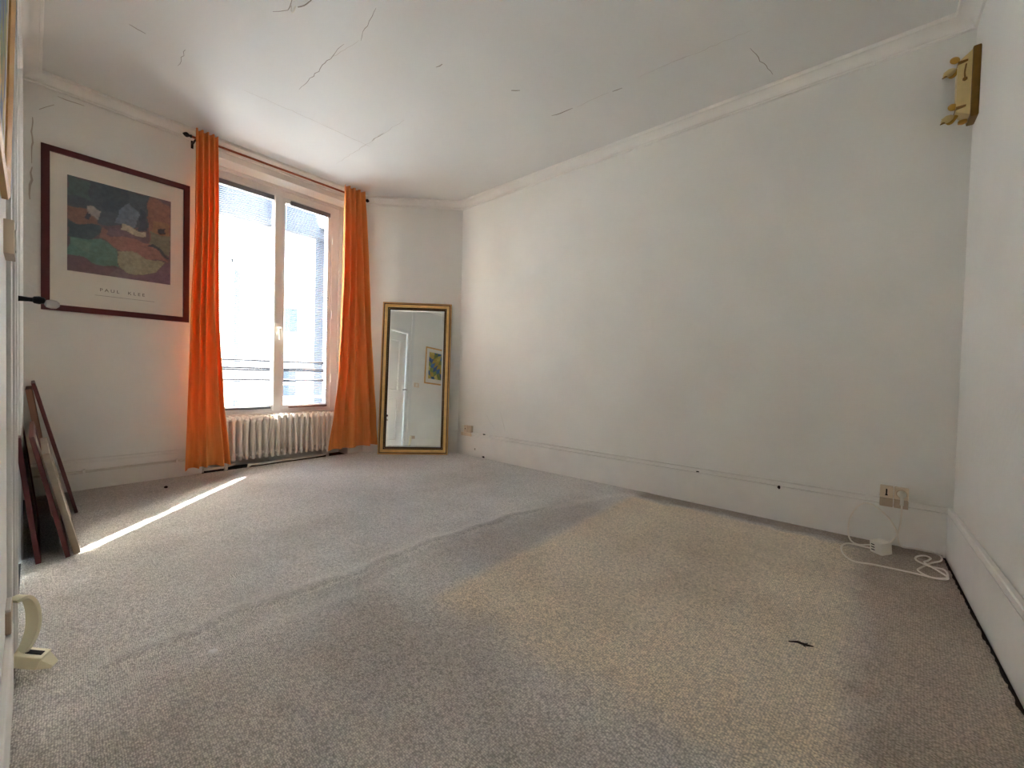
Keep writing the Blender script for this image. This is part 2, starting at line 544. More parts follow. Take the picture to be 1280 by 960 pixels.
def board(name, p0, p1, h, t=0.02, cap=0.026, ins=(0, 0), groove=True):
    """skirting along p0 -> p1; the room lies to the right of that direction"""
    p0 = Vector(p0); p1 = Vector(p1); d = (p1 - p0).normalized(); nn = Vector((d.y, -d.x))
    gd = t * 0.65
    pr = [(0, -0.012), (t, -0.012), (t, h - cap - 0.004), (t - gd, h - cap - 0.003), (t - gd, h - cap),
          (t + 0.001, h - cap + 0.0005), (t + 0.001, h - 0.004), (t - 0.003, h), (0.0045, h), (0.0045, h - 0.014), (0, h - 0.014)]
    m_ = MB()
    V = []
    for q, e in ((p0, 0), (p1, 1)):
        for dd, z in pr:
            w = q + nn * dd + d * (ins[e] * (dd / t))
            V.append((w.x, w.y, z))
    k = len(pr)
    F = [tuple(range(k))[::-1], tuple(range(k, 2 * k))] + [(i, (i + 1) % k, k + (i + 1) % k, k + i) for i in range(k)]
    m_.raw(V, F)
    return struct(name, m_, MTRIM)


tb = math.tan(math.radians(45.5) / 2) * 0.02
BR = board('baseboard_right', (CB.x, RW), (NX, RW), 0.235, ins=(0.0085, -0.02))
BN = board('baseboard_near', (NX, RW), (NX, LY), 0.235, ins=(0.02, 0))
BC = board('baseboard_corner', (CA.x, CA.y), (CB.x, CB.y), 0.235, ins=(0.0085, -0.0085))
board('baseboard_window', (0, LY), (0, OY0), 0.205, t=0.012, cap=0.02)
board('baseboard_alcove', (0, OY1), (0, CA.y), 0.205, t=0.012, cap=0.02)
mb = MB()
mb.box((2.26, LY, -0.012), (NX - 0.02, 0.0, 0.165), 0.003)
struct('baseboard_left', mb, MTRIM)

# ------------------------------------------------------------------ ceiling cracks (thin opened seams, parts of the ceiling)
def ribbon(pts, w, z, mbx, jitter=0.0):
    P = []
    for i in range(len(pts) - 1):
        a = Vector(pts[i]); b = Vector(pts[i + 1]); k = max(2, int((b - a).length / 0.03))
        for j in range(k):
            q = a.lerp(b, j / k); P.append(q + Vector((random.uniform(-1, 1), random.uniform(-1, 1))) * jitter)
    P.append(Vector(pts[-1]))
    V, F = [], []
    for i, q in enumerate(P):
        t = (P[min(i + 1, len(P) - 1)] - P[max(0, i - 1)]).normalized(); nn = Vector((-t.y, t.x))
        ww = w * (0.35 + 0.65 * math.sin(pi * (i + 0.5) / len(P))) * random.uniform(0.7, 1.2) / 2
        V += [(q.x + nn.x * ww, q.y + nn.y * ww, z), (q.x - nn.x * ww, q.y - nn.y * ww, z)]
    m2 = len(V)
    V += [(x, y, z + 0.004) for x, y, z in V]
    for i in range(len(P) - 1):
        F.append((2 * i, 2 * i + 1, 2 * i + 3, 2 * i + 2))
        F.append((m2 + 2 * i, m2 + 2 * i + 2, m2 + 2 * i + 3, m2 + 2 * i + 1))
        F.append((2 * i, 2 * i + 2, m2 + 2 * i + 2, m2 + 2 * i)); F.append((2 * i + 1, m2 + 2 * i + 1, m2 + 2 * i + 3, 2 * i + 3))
    mbx.raw(V, F)


cracks = [([(1.148, 1.124), (1.713, 1.122)], 0.006, 1), ([(2.252, 2.316), (2.406, 2.332)], 0.010, 1), ([(2.43, 2.338), (2.66, 2.345)], 0.004, 0),
          ([(2.677, 2.352), (2.742, 2.358)], 0.008, 1), ([(2.198, 1.958), (2.237, 1.988)], 0.014, 2), ([(3.402, 2.496), (3.465, 2.786)], 0.007, 2),
          ([(0.43, 1.712), (1.41, 1.715)], 0.005, 0), ([(1.0, 1.71), (1.16, 1.718)], 0.006, 1), ([(1.806, 1.163), (2.046, 1.112)], 0.005, 1),
          ([(0.947, 0.352), (0.939, 0.422)], 0.008, 1), ([(0.784, 0.584), (0.973, 0.584)], 0.005, 1), ([(1.97, 1.544), (2.023, 1.547)], 0.008, 1),
          ([(2.865, 2.329), (3.431, 2.372)], 0.003, 0), ([(0.898, 1.363), (0.913, 1.75)], 0.005, 0), ([(0.86, 0.9), (0.9, 1.36)], 0.004, 0),
          ([(1.55, 1.12), (1.80, 1.16)], 0.004, 0), ([(1.62, 0.80), (1.69, 0.845), (1.80, 0.83)], 0.006, 1)]
for pts, w, k in cracks:
    mb = MB(); ribbon(pts, w * 0.62, HC - 0.0006, mb, 0.006)
    part('crack', mb, (MCRACKP, MCRACK, MCRACK)[k], CEIL)
# lump of filler in the ceiling
mb = MB()
V, F = [], []
for i in range(7):
    rr = 0.11 * i / 6; h = 0.009 * (math.cos(pi * i / 6) + 1) / 2
    for k in range(24):
        q = 2 * pi * k / 24; V.append((1.472 + rr * math.cos(q) * 1.2, 0.783 + rr * math.sin(q) * 0.8, HC - h + 0.0005))
for i in range(6):
    for k in range(24): F.append((i * 24 + k, i * 24 + (k + 1) % 24, (i + 1) * 24 + (k + 1) % 24, (i + 1) * 24 + k))
mb.raw(V, F); part('filler_patch', mb, MCEIL, CEIL, smooth=True)
# lamp hook with its wire at the ceiling
t = thing('lamp_hook', 'small ceiling hook with two loose wire ends above the room', 'hook', (1.73, 0.85, HC))
mb = MB(); mb.tube([(1.73, 0.846, HC), (1.735, 0.846, HC - 0.03), (1.76, 0.846, HC - 0.045), (1.78, 0.846, HC - 0.03)], 0.003, 6, smooth=5)
part('hook', mb, MWHITEP, t, True)
mb = MB(); mb.tube([(1.75, 0.87, HC), (1.80, 0.88, HC - 0.012), (1.86, 0.885, HC - 0.018)], 0.0025, 6, smooth=5)
part('wire', mb, MCRACK, t, True)

# ------------------------------------------------------------------ chips and scuffs on the right wall
def chip(x, z, w, h, parent, m, y=RW - 0.0205, name='chip'):
    P = [(x + w * math.cos(a) * random.uniform(.6, 1), z + h * math.sin(a) * random.uniform(.6, 1)) for a in [2 * pi * k / 9 for k in range(9)]]
    mm = MB(); mm.prism(P, y - 0.0006, y + 0.004, lambda a, b, hh: (a, hh, b)); part(name, mm, m, parent)


for x, z, w, h in [(3.56, 0.20, 0.010, 0.014), (3.10, 0.214, 0.016, 0.005), (1.10, 0.236, 0.020, 0.008), (0.98, 0.075, 0.010, 0.012), (1.10, 0.012, 0.02, 0.012)]:
    chip(x, z, w, h, BR, MHOLE if x > 1.0 else MCRACK, y=RW - 0.0215)

def vribbon(parent, name, pts, w, m, fn):
    mm = MB(); ribbon(pts, w, 0.0, mm, 0.004)
    for v in mm.bm.verts: v.co = Vector(fn(v.co.x, v.co.y, v.co.z))
    part(name, mm, m, parent)


# old damp cracks in the corner beside the hung print, scuffs by the far socket
fx = lambda a, b, h: (0.0006 - h, a, b)
for pts, w in (([(0.030, 2.33), (0.033, 2.15), (0.029, 2.05)], 0.010), ([(0.028, 2.03), (0.026, 1.95), (0.022, 1.83)], 0.013), ([(0.06, 2.392), (0.12, 2.45)], 0.006), ([(0.133, 2.507), (0.25, 2.511)], 0.006)):
    vribbon(WWIN, 'crack', pts, w * 0.75, MSCUFF, fx)
fy = lambda a, b, h: (a, RW - 0.0006 + h, b)
for pts, w in (([(1.10, 0.44), (1.16, 0.36), (1.22, 0.30)], 0.008), ([(1.29, 0.47), (1.33, 0.38), (1.355, 0.29)], 0.012)):
    vribbon(WRIGHT, 'scuff', pts, w, MSCUFFP, fy)

# ------------------------------------------------------------------ carpet
NXC, NYC = 420, 200
V, F = [], []
cx1, cy1 = NX - 0.031, RW - 0.021


def ridge_x(y):
    return 2.345 + (max(0, y - 1.3) ** 2) * 0.16 + 0.012 * math.sin(y * 9) + 0.01 * math.sin(y * 23)


rnd = [random.uniform(0, 0.007) for _ in range(NYC + 1)]
for i in range(NXC + 1):
    for j in range(NYC + 1):
        x = 0.0125 + (cx1 - 0.0125) * i / NXC; y = LY + 0.012 + (cy1 - LY - 0.012) * j / NYC  # carpet ends before the alcove: dark subfloor there stands in for radiator shade
        if i == NXC: x -= rnd[j]
        d = x - ridge_x(y)
        env = min(1, max(0, (y - 0.05) / 0.16)) * min(1, max(0.25, (2.75 - y) / 0.9))
        z = 0.0105 * math.exp(-(d / (0.018 if d > 0 else 0.055)) ** 2) * env
        d2 = x - ridge_x(y) - 0.10 - 0.03 * math.sin(3 * y)
        z += 0.0025 * math.exp(-(d2 / 0.025) ** 2) * max(0, min(1, (1.6 - y) / 0.6))
        z += 0.0012 * math.sin(x * 3.1 + y * 2) * math.sin(y * 2.7)
        V.append((x, y, z - 0.001))
for i in range(NXC):
    for j in range(NYC):
        a = i * (NYC + 1) + j
        F.append((a, a + NYC + 1, a + NYC + 2, a + 1))
me = bpy.data.meshes.new('carpet'); me.from_pydata(V, [], F); me.materials.append(MCARPET)
me.polygons.foreach_set('use_smooth', [True] * len(F))
carpet = link('carpet', me)
# real thickness
bmx = bmesh.new(); bmx.from_mesh(me)
cd_ = (CB - CA).normalized(); cn_ = Vector((-cd_.y, cd_.x, 0))
bmesh.ops.bisect_plane(bmx, geom=list(bmx.verts) + list(bmx.edges) + list(bmx.faces), plane_co=Vector((CA.x, CA.y, 0)) - cn_ * 0.021, plane_no=cn_, clear_outer=True)
ext = bmesh.ops.extrude_edge_only(bmx, edges=[e for e in bmx.edges if e.is_boundary])
for v in [g for g in ext['geom'] if isinstance(g, bmesh.types.BMVert)]: v.co.z = -0.0115
bmx.to_mesh(me); bmx.free()
tag(carpet, 'worn beige loop pile carpet covering the whole floor, with a paler patch', 'carpet')

# ------------------------------------------------------------------ window
WN = struct_root('window_1', (DEP, 1.485, SILL))
FX0, FX1 = -0.26, -0.172
mb = MB()
mb.box((FX0, OY0, SILL), (FX1, 0.968, OZ1), 0.004)
mb.box((FX0, 1.975, SILL), (FX1, OY1, OZ1), 0.004)
mb.box((FX0, 0.96, 2.41), (FX1, 1.98, OZ1), 0.004)
mb.box((FX0, 0.96, SILL), (FX1, 1.98, 0.452), 0.004)
mb.box((-0.175, OY0 + 0.002, 2.462), (-0.150, OY1 - 0.002, OZ1), 0.004)      # stop bead under the lintel
mb.box((-0.175, 2.045, SILL + 0.01), (-0.160, OY1 - 0.002, 2.462), 0.003)
mb.box((-0.175, OY0 + 0.002, SILL + 0.01), (-0.160, 0.925, 2.462), 0.003)
part('window_frame', mb, MWIN, WN)


def sash(y0, y1, st0, st1):
    m_ = MB()
    m_.box((-0.225, y0, 0.447), (-0.178, y0 + st0, 2.412), 0.003)
    m_.box((-0.225, y1 - st1, 0.447), (-0.178, y1, 2.412), 0.003)
    m_.box((-0.225, y0 + st0, 2.365), (-0.178, y1 - st1, 2.412), 0.003)
    m_.box((-0.225, y0 + st0, 0.447), (-0.178, y1 - st1, 0.50), 0.003)
    s = part('sash', m_, MWIN, WN)
    g = MB(); g.box((-0.206, y0 + st0 - 0.005, 0.495), (-0.200, y1 - st1 + 0.005, 2.37))
    part('pane', g, MGLASS, s)
    return s


sash(0.966, 1.484, 0.04, 0.042)
s2 = sash(1.486, 1.977, 0.056, 0.04)
mb = MB()
mb.box((-0.186, 1.45, 0.447), (-0.166, 1.520, 2.412), 0.006)        # astragal covering the meeting stiles
part('astragal', mb, MWIN, WN)
mb = MB()
mb.box((-0.166, 1.470, 1.14), (-0.158, 1.500, 1.25), 0.003)
mb.tube([(-0.160, 1.485, 1.205), (-0.125, 1.485, 1.205), (-0.118, 1.485, 1.19), (-0.118, 1.485, 1.10)], 0.009, 10, smooth=4)
part('window_handle', mb, MWHITEP, WN, True, 'white turn handle')
for z in (0.72, 1.36, 2.1):
    mb = MB(); mb.capsule((-0.165, 1.982, z), (-0.165, 1.982, z + 0.07), 0.007, 8); part('hinge', mb, MWIN, WN, True)
# sill board and reveal lining
mb = MB(); mb.box((-0.178, OY0 + 0.001, SILL - 0.03), (-0.135, OY1 - 0.001, SILL), 0.005); part('sill_board', mb, MREVEAL, WN)
mb = MB()
mb.box((-0.178, OY1 - 0.003, -0.01), (0.0005, OY1 + 0.001, OZ1)); mb.box((-0.178, OY0 - 0.001, -0.01), (0.0005, OY0 + 0.003, OZ1))
part('reveal_lining', mb, MREVEAL, WN)


# ------------------------------------------------------------------ venetian blinds
def blind(y0, y1, label, railmat, loc, gap_shift_y=0.0):
    t = thing('venetian_blind', label, 'blind', loc, 'venetian blinds in the window')
    m_ = MB(); m_.box((-0.168, y0 - 0.006, 2.345), (-0.138, y1 + 0.006, 2.385), 0.003); part('head_rail', m_, MBLINDRAIL, t)
    zs = [0.505 + 0.017 * k for k in range(108)]
    # one slat, arched across its width, sloping down outwards
    V, F = [], []
    wd, th = 0.016, math.radians(16)
    for k in range(5):
        s = (k / 4 - 0.5) * wd; arch = 0.0016 * (1 - (2 * k / 4 - 1) ** 2)
        x = s * math.cos(th) - arch * math.sin(th) * 0; z = s * math.sin(th) + arch
        V += [(x, y0 - (y0 + y1) / 2, z), (x, y1 - (y0 + y1) / 2, z)]
    V += [(x, y, z - 0.0004) for x, y, z in V]
    for k in range(4):
        F.append((2 * k, 2 * k + 1, 2 * k + 3, 2 * k + 2)); F.append((10 + 2 * k, 10 + 2 * k + 2, 10 + 2 * k + 3, 10 + 2 * k + 1))
        F.append((2 * k, 2 * k + 2, 12 + 2 * k, 10 + 2 * k)); F.append((2 * k + 1, 11 + 2 * k, 13 + 2 * k, 2 * k + 3))
    F += [(0, 10, 11, 1), (8, 9, 19, 18)]
    sm = bpy.data.meshes.new('slat'); sm.from_pydata(V, [], F); sm.materials.append(MSLAT)
    sm.polygons.foreach_set('use_smooth', [True] * len(F))
    for z in zs:
        o = bpy.data.objects.new('slat', sm); COL.objects.link(o); o.parent = t
        gap_shift = gap_shift_y * min(1.0, max(0.0, (z - 1.60) / 0.08))       # upper slats moved sideways to shut the gap and cut the sun streak short
        o.location = Vector((-0.153, (y0 + y1) / 2 + gap_shift, z)) - Vector(loc)
        o.rotation_euler = (random.uniform(-0.001, 0.001), random.uniform(-0.012, 0.012), 0)
    m_ = MB(); m_.box((-0.166, y0, 0.472), (-0.142, y1, 0.490), 0.004); part('bottom_rail', m_, railmat, t)
    for f in (0.17, 0.82):
        yy = y0 + (y1 - y0) * f
        for dx in (-0.163, -0.1435):
            m_ = MB(); m_.tube([(dx, yy, 0.486), (dx, yy, 2.35)], 0.0009, 5); part('ladder_cord', m_, MBLINDRAIL, t)
    m_ = MB(); m_.tube([(-0.136, y0 + 0.1, 2.35), (-0.132, y0 + 0.1, 1.75)], 0.0014, 5)
    m_.lathe([(0.001, 0), (0.006, -0.004), (0.007, -0.03), (0.002, -0.035)], (-0.132, y0 + 0.1, 1.75), (0, 0, 1), 8)
    part('pull_cord', m_, MBLINDRAIL, t)
    return t


blind(1.012, 1.425, 'white venetian blind lowered over the left casement, partly behind the left curtain', MBLINDRAIL, (-0.153, 1.22, 0.47))
blind(1.580, 1.935, 'white venetian blind lowered over the right casement, brown bottom rail', MBLINDRAILB, (-0.153, 1.74, 0.47), -0.034)

# ------------------------------------------------------------------ radiator
t = thing('radiator', 'cream cast iron column radiator in the alcove under the window', 'radiator', (-0.065, 1.44, 0))
mb = MB()
for x in (-0.118, -0.068, -0.018): mb.capsule((x, 0, 0.072), (x, 0, 0.412), 0.0150, 12)
for z in (0.095, 0.395): mb.capsule((-0.118, 0, z), (-0.018, 0, z), 0.0172, 12)
for z in (0.095, 0.395): mb.capsule((-0.068, -0.020, z), (-0.068, 0.020, z), 0.016, 8)
sec = mb.mesh('section', MRAD, True)
NS = 21
PITCH = 0.0492
for k in range(NS):
    o = link('section', sec, t); o.location = Vector((0.065, 0.955 + PITCH * k - 1.44, 0.0))
for y in (0.955 + PITCH * 2, 0.955 + PITCH * (NS - 2)):
    for x in (-0.118, -0.018):
        mb = MB(); mb.lathe([(0.013, -0.0118), (0.014, 0.012), (0.010, 0.05), (0.014, 0.085)], (x, y, 0.0), (0, 0, 1), 10)
        part('leg', mb, MRAD, t, True)
mb = MB(); mb.tube([(-0.068, 0.92, 0.095), (-0.068, 0.905, 0.09), (-0.06, 0.90, 0.06), (-0.05, 0.90, 0.03), (-0.03, 0.90, 0.0)], 0.010, 8, smooth=4)
mb.lathe([(0.016, 0), (0.02, 0.005), (0.02, 0.03), (0.014, 0.035)], (-0.068, 0.895, 0.095), (0, 1, 0), 10)
part('valve', mb, MPIPE, t, True)
# loose pipe along the floor in front of the radiator
mb = MB()
mb.tube([(0.035, 1.20, 0.024), (0.040, 1.22, 0.026), (0.045, 1.30, 0.022), (0.045, 1.55, 0.024), (0.035, 1.80, 0.026), (0.02, 1.86, 0.028), (0.0, 1.875, 0.03), (-0.03, 1.88, 0.035)], 0.0095, 8, smooth=5)
mb.lathe([(0.014, 0), (0.014, 0.02)], (0.037, 1.195, 0.024), (0, 1, 0), 10)
mb.tube([(0.037, 1.20, 0.024), (0.037, 1.195, 0.0)], 0.009, 8)
single('heating_pipe', mb, MPIPE, 'pale heating pipe lying along the carpet below the radiator', 'pipe', (0.04, 1.5, 0), True)
# heating pipe along the skirting left of the alcove
t = thing('heating_pipe', 'painted heating pipe running along the skirting under the hung print', 'pipe', (0.03, 0.45, 0.125))
mb = MB(); mb.tube([(0.028, LY + 0.001, 0.122), (0.028, 0.3, 0.123), (0.028, 0.87, 0.124)], 0.0085, 8)
part('pipe', mb, MPIPE, t, True)
for y in (0.25, 0.73):
    mb = MB(); mb.box((0.011, y - 0.006, 0.108), (0.040, y + 0.006, 0.138), 0.002); part('pipe_clip', mb, MTRIM, t)
mb = MB(); mb.tube([(0.004, OY0 + 0.012, 0.03), (0.0, 0.92, 0.022), (-0.02, 1.02, 0.02), (-0.03, 1.12, 0.03)], 0.010, 8, smooth=4)
mb.tube([(0.024, OY0 + 0.012, 0.055), (0.024, 0.94, 0.03), (0.0, 1.0, 0.02), (-0.04, 1.05, 0.02)], 0.009, 8, smooth=4)
single('radiator_feed_pipe', mb, MPIPE, 'pair of grey pipes curling into the alcove below the left curtain', 'pipe', (0, 0.92, 0.02), True)

# ------------------------------------------------------------------ curtain rod and curtains
RX, RZ = 0.10, 2.532
t = thing('curtain_rod', 'slim brown curtain rod with dark leaf ends above the window', 'curtain rod', (RX, 1.48, RZ))
mb = MB(); mb.tube([(RX, 0.79, RZ - 0.006), (RX, 2.165, RZ + 0.006)], 0.0085, 10); part('rod', mb, MROD, t, True)
for y, s, z in ((0.79, -1, RZ - 0.006), (2.165, 1, RZ + 0.006)):
    mb = MB(); mb.lathe([(0.009, 0), (0.013, 0.004), (0.009, 0.009), (0.008, 0.014), (0.016, 0.026), (0.017, 0.034), (0.010, 0.046), (0.001, 0.054)], (RX, y, z), (0, s, 0), 12)
    part('finial', mb, MBLACK, t, True, 'dark bud finial')
for y, z in ((0.812, RZ - 0.006), (2.185 - 0.03, RZ + 0.006)):
    mb = MB(); mb.box((0.0, y - 0.008, z - 0.045), (0.006, y + 0.008, z + 0.012), 0.002)
    mb.box((0.004, y - 0.005, z - 0.020), (RX, y + 0.005, z - 0.009), 0.002)
    part('bracket', mb, MBLACK, t)


def curtain(label, loc, ztop, yl, yr, amp, nf, zbot, ph, lean):
    """yl / yr: edge positions as (height fraction, y) from top 0 to bottom 1"""
    def lerp(tab, v):
        for (a, ya), (b, yb) in zip(tab, tab[1:]):
            if v <= b:
                f = (v - a) / (b - a); f = f * f * (3 - 2 * f) * 0.5 + f * 0.5
                return ya + (yb - ya) * f
        return tab[-1][1]
    NU, NV = 22 * nf, 60
    V, F = [], []
    for j in range(NV + 1):
        v = j / NV
        a = lerp(yl, v); b = lerp(yr, v)
        for i in range(NU + 1):
            u = i / NU
            w = u + 0.05 * math.sin(2 * pi * u * 1.7 + ph + 1.6 * v) * v
            am = lerp(amp, v) * (1 + 0.35 * math.sin(5.1 * u + ph + 2.2 * v) * v)
            s = math.sin(2 * pi * nf * w + ph)
            x = RX + 0.014 + am * (1 + (abs(s) ** 0.6) * (1 if s > 0 else -1)) + lean * v
            y = a + (b - a) * u + 0.004 * math.cos(2 * pi * nf * w * 1.0 + ph) * (0.4 + v) - 0.018
            z = ztop - (ztop - zbot) * v - (0.004 * math.sin(3 * u + ph)) * v ** 6
            V.append((x, y, z))
    for j in range(NV):
        for i in range(NU):
            q = j * (NU + 1) + i; F.append((q, q + 1, q + NU + 2, q + NU + 1))
    m_ = MB(); m_.raw(V, F)
    t_ = thing('curtain', label, 'curtain', loc)
    o = part('cloth', m_, MCURT, t_, True)
    sd = o.modifiers.new('thick', 'SOLIDIFY'); sd.thickness = 0.0016
    # hem: a doubled band at the foot
    V, F = [], []
    for j in range(5):
        v = 1 - 0.028 * (1 - j / 4)
        row = []
        a = lerp(yl, v); b = lerp(yr, v)
        for i in range(NU + 1):
            u = i / NU
            w = u + 0.05 * math.sin(2 * pi * u * 1.7 + ph + 1.6 * v) * v
            am = lerp(amp, v) * (1 + 0.35 * math.sin(5.1 * u + ph + 2.2 * v) * v)
            s = math.sin(2 * pi * nf * w + ph)
            x = RX + 0.014 + am * (1 + (abs(s) ** 0.6) * (1 if s > 0 else -1)) + lean * v + 0.0022
            y = a + (b - a) * u + 0.004 * math.cos(2 * pi * nf * w * 1.0 + ph) * (0.4 + v) - 0.018
            z = ztop - (ztop - zbot) * v - (0.004 * math.sin(3 * u + ph)) * v ** 6
            V.append((x, y, z))
    for j in range(4):
        for i in range(NU):
            q = j * (NU + 1) + i; F.append((q, q + 1, q + NU + 2, q + NU + 1))
    m_ = MB(); m_.raw(V, F); part('hem', m_, MCURT, t_, True)
    return t_


curtain('orange cotton curtain bunched at the left of the window, beside the hung print', (RX, 0.89, 0.08), 2.578,
        [(0, 0.822), (0.25, 0.812), (0.55, 0.785), (0.85, 0.765), (1, 0.758)], [(0, 0.957), (0.25, 0.962), (0.55, 0.968), (0.8, 0.995), (1, 1.035)],
        [(0, 0.022), (0.12, 0.034), (0.3, 0.044), (0.8, 0.050), (1, 0.048)], 4, 0.080, 0.4, 0.0)
curtain('orange cotton curtain at the right of the window, flaring towards its hem', (RX, 2.08, 0.09), 2.590,
        [(0, 1.955), (0.3, 1.942), (0.52, 1.925), (0.72, 1.905), (0.86, 1.87), (1, 1.825)], [(0, 2.158), (0.3, 2.19), (0.52, 2.215), (0.75, 2.265), (0.9, 2.31), (1, 2.342)],
        [(0, 0.024), (0.12, 0.036), (0.4, 0.046), (0.8, 0.046), (1, 0.036)], 4, 0.085, 1.9, 0.0)


# ------------------------------------------------------------------ framed pictures
def ring(mbx, x0, x1, z0, z1, prof, fn):
    """mitred frame: profile points (inset, height) swept round the rectangle x0..x1, z0..z1"""
    V, F = [], []
    for ins, h in prof:
        for a, b in ((x0 + ins, z0 + ins), (x1 - ins, z0 + ins), (x1 - ins, z1 - ins), (x0 + ins, z1 - ins)): V.append(fn(a, b, h))
    k = len(prof)
    for i in range(k):
        j = (i + 1) % k
        for c in range(4): F.append((i * 4 + c, i * 4 + (c + 1) % 4, j * 4 + (c + 1) % 4, j * 4 + c))
    mbx.raw(V, F)


def art_print(name, a0, a1, z0, z1, h, fn, paint, parent, nu=96, nv=110):
    V, F, C = [], [], []
    for j in range(nv + 1):
        for i in range(nu + 1):
            V.append(fn(a0 + (a1 - a0) * i / nu, z0 + (z1 - z0) * j / nv, h))
            C.append(paint(i / nu, j / nv))
    for j in range(nv):
        for i in range(nu):
            q = j * (nu + 1) + i; F.append((q, q + 1, q + nu + 2, q + nu + 1))
    m_ = bpy.data.meshes.new(name)
    off = Vector(ORIG[top_of(parent).name])
    m_.from_pydata([Vector(v) - off for v in V], [], F)
    at = m_.color_attributes.new('ink', 'FLOAT_COLOR', 'POINT')
    for i, c in enumerate(C): at.data[i].color = c
    m_.materials.append(MPRINT)
    return link(name, m_, parent)


def lettering(name, s, size, place, m, parent, spacing=1.0, depth=0.0004):
    cu = bpy.data.curves.new(name, 'FONT'); cu.body = s; cu.size = size; cu.space_character = spacing
    cu.align_x = 'CENTER'; cu.extrude = depth; cu.resolution_u = 3
    o = bpy.data.objects.new(name, cu); COL.objects.link(o)
    dg = bpy.context.evaluated_depsgraph_get(); dg.update()
    me_ = bpy.data.meshes.new_from_object(o.evaluated_get(dg))
    bpy.data.objects.remove(o); bpy.data.curves.remove(cu)
    me_.transform(place)
    me_.materials.clear(); me_.materials.append(m)
    me_.name = name
    return link(name, me_, parent)


def inpoly(x, y, P):
    c = False; j = len(P) - 1
    for i in range(len(P)):
        if (P[i][1] > y) != (P[j][1] > y) and x < (P[j][0] - P[i][0]) * (y - P[i][1]) / (P[j][1] - P[i][1]) + P[i][0]: c = not c
        j = i
    return c


shapes1 = [
    ([(0, 0), (1, 0), (1, 1), (0, 1)], (112, 92, 96)),
    ([(0, .62), (.32, .55), (.75, .62), (.78, 1), (0, 1)], (84, 92, 100)),
    ([(.0, .80), (.2, .78), (.2, 1), (0, 1)], (92, 106, 106)),
    ([(.32, .70), (.52, .68), (.55, 1), (.28, 1)], (76, 86, 94)),
    ([(.42, .60), (.62, .58), (.66, .74), (.56, .86), (.47, .76)], (118, 126, 138)),
    ([(.66, .58), (.74, .58), (.74, .8), (.66, .82)], (70, 80, 92)),
    ([(.76, .42), (1, .40), (1, .96), (.76, .98)], (142, 104, 94)),
    ([(.80, .55), (.97, .5), (.97, .7), (.82, .74)], (150, 116, 92)),
    ([(.76, .40), (1, .36), (1, .56), (.78, .60)], (126, 124, 108)),
    ([(.0, .50), (.26, .46), (.28, .66), (0, .70)], (134, 102, 92)),
    ([(.16, .62), (.28, .60), (.30, .70), (.24, .75), (.17, .72)], (168, 156, 148)),
    ([(.0, .36), (.18, .34), (.30, .46), (.28, .54), (.12, .52), (0, .54)], (72, 86, 92)),
    ([(.28, .40), (.55, .30), (.98, .26), (.80, .44), (.48, .50), (.30, .52)], (150, 110, 104)),
    ([(.36, .46), (.60, .46), (.62, .52), (.38, .54)], (118, 96, 104)),
    ([(.0, .20), (.10, .14), (.45, .10), (.46, .33), (.28, .38), (.02, .35)], (98, 130, 120)),
    ([(.02, .26), (.2, .22), (.22, .34), (.02, .35)], (112, 138, 124)),
    ([(.46, .10), (.70, .06), (.86, .14), (.92, .24), (.70, .29), (.46, .31)], (152, 148, 124)),
    ([(.0, .0), (.36, .0), (.44, .09), (.2, .13), (0, .18)], (106, 82, 88)),
    ([(.44, .0), (1, .0), (1, .26), (.92, .22), (.84, .10), (.66, .04)], (116, 92, 106)),
    ([(.47, .53), (.55, .54), (.72, .50), (.73, .56), (.60, .60), (.48, .61)], (186, 174, 150)),
    ([(.76, .42), (.98, .30), (1, .33), (.80, .45)], (66, 74, 80)),
    ([(.88, .60), (.94, .60), (.94, .66), (.88, .66)], (60, 52, 58)),
    ([(.14, .58), (.18, .57), (.19, .62), (.15, .63)], (62, 66, 74)),
]


def paint1(u, v):
    w = 0.012 * math.sin(23 * u + 11 * v) + 0.008 * math.sin(41 * v - 13 * u)
    col = (112, 92, 96)
    for P, c in shapes1:
        if inpoly(u + w, v + w, P): col = c
    return srgb(*col)


PX = 0.0
fnw = lambda a, b, h: (PX + h, a, b)
t = thing('framed_print', 'large maroon framed print with a pale mat hanging left of the window', 'picture', (0, 0.43, 1.167))
y0, y1, z0, z1 = 0.065, 0.798, 1.167, 2.189
mb = MB(); ring(mb, y0, y1, z0, z1, [(0, 0.001), (0, 0.020), (0.003, 0.023), (0.034, 0.023), (0.037, 0.020), (0.037, 0.001)], fnw)
part('frame', mb, MMARO, t)
mb = MB(); mb.box((0.002, y0 + 0.03, z0 + 0.03), (0.010, y1 - 0.03, z1 - 0.03)); part('mat_board', mb, MPAPER, t)
art_print('print', 0.175, 0.688, 1.431, 2.038, 0.0108, fnw, paint1, t)
pl = Matrix.Translation(Vector((0.0106, 0.435, 1.322)) - Vector(ORIG[t.name])) @ Matrix(((0, 0, 1, 0), (1, 0, 0, 0), (0, 1, 0, 0), (0, 0, 0, 1)))
lettering('lettering', 'PAUL  KLEE', 0.030, pl, MINK, t, 1.55)
mb = MB(); mb.box((0.0098, 0.30, 1.292), (0.0106, 0.60, 1.2945)); part('caption_line', mb, MINK2, t)

# print on the left wall next to the camera
t = thing('framed_print', 'gilt framed blue and yellow print hanging on the left wall near the light switch', 'picture', (2.76, LY, 1.18))


def paint2(u, v):
    gx, gy = int(u * 5 + 0.6 * math.sin(5 * v)), int(v * 6 + 0.5 * math.sin(7 * u))
    k = (gx * 7 + gy * 13 + gx * gy * 3) % 6
    return srgb(*[(190, 172, 84), (66, 104, 150), (206, 190, 110), (120, 132, 70), (58, 84, 130), (176, 150, 66)][k])


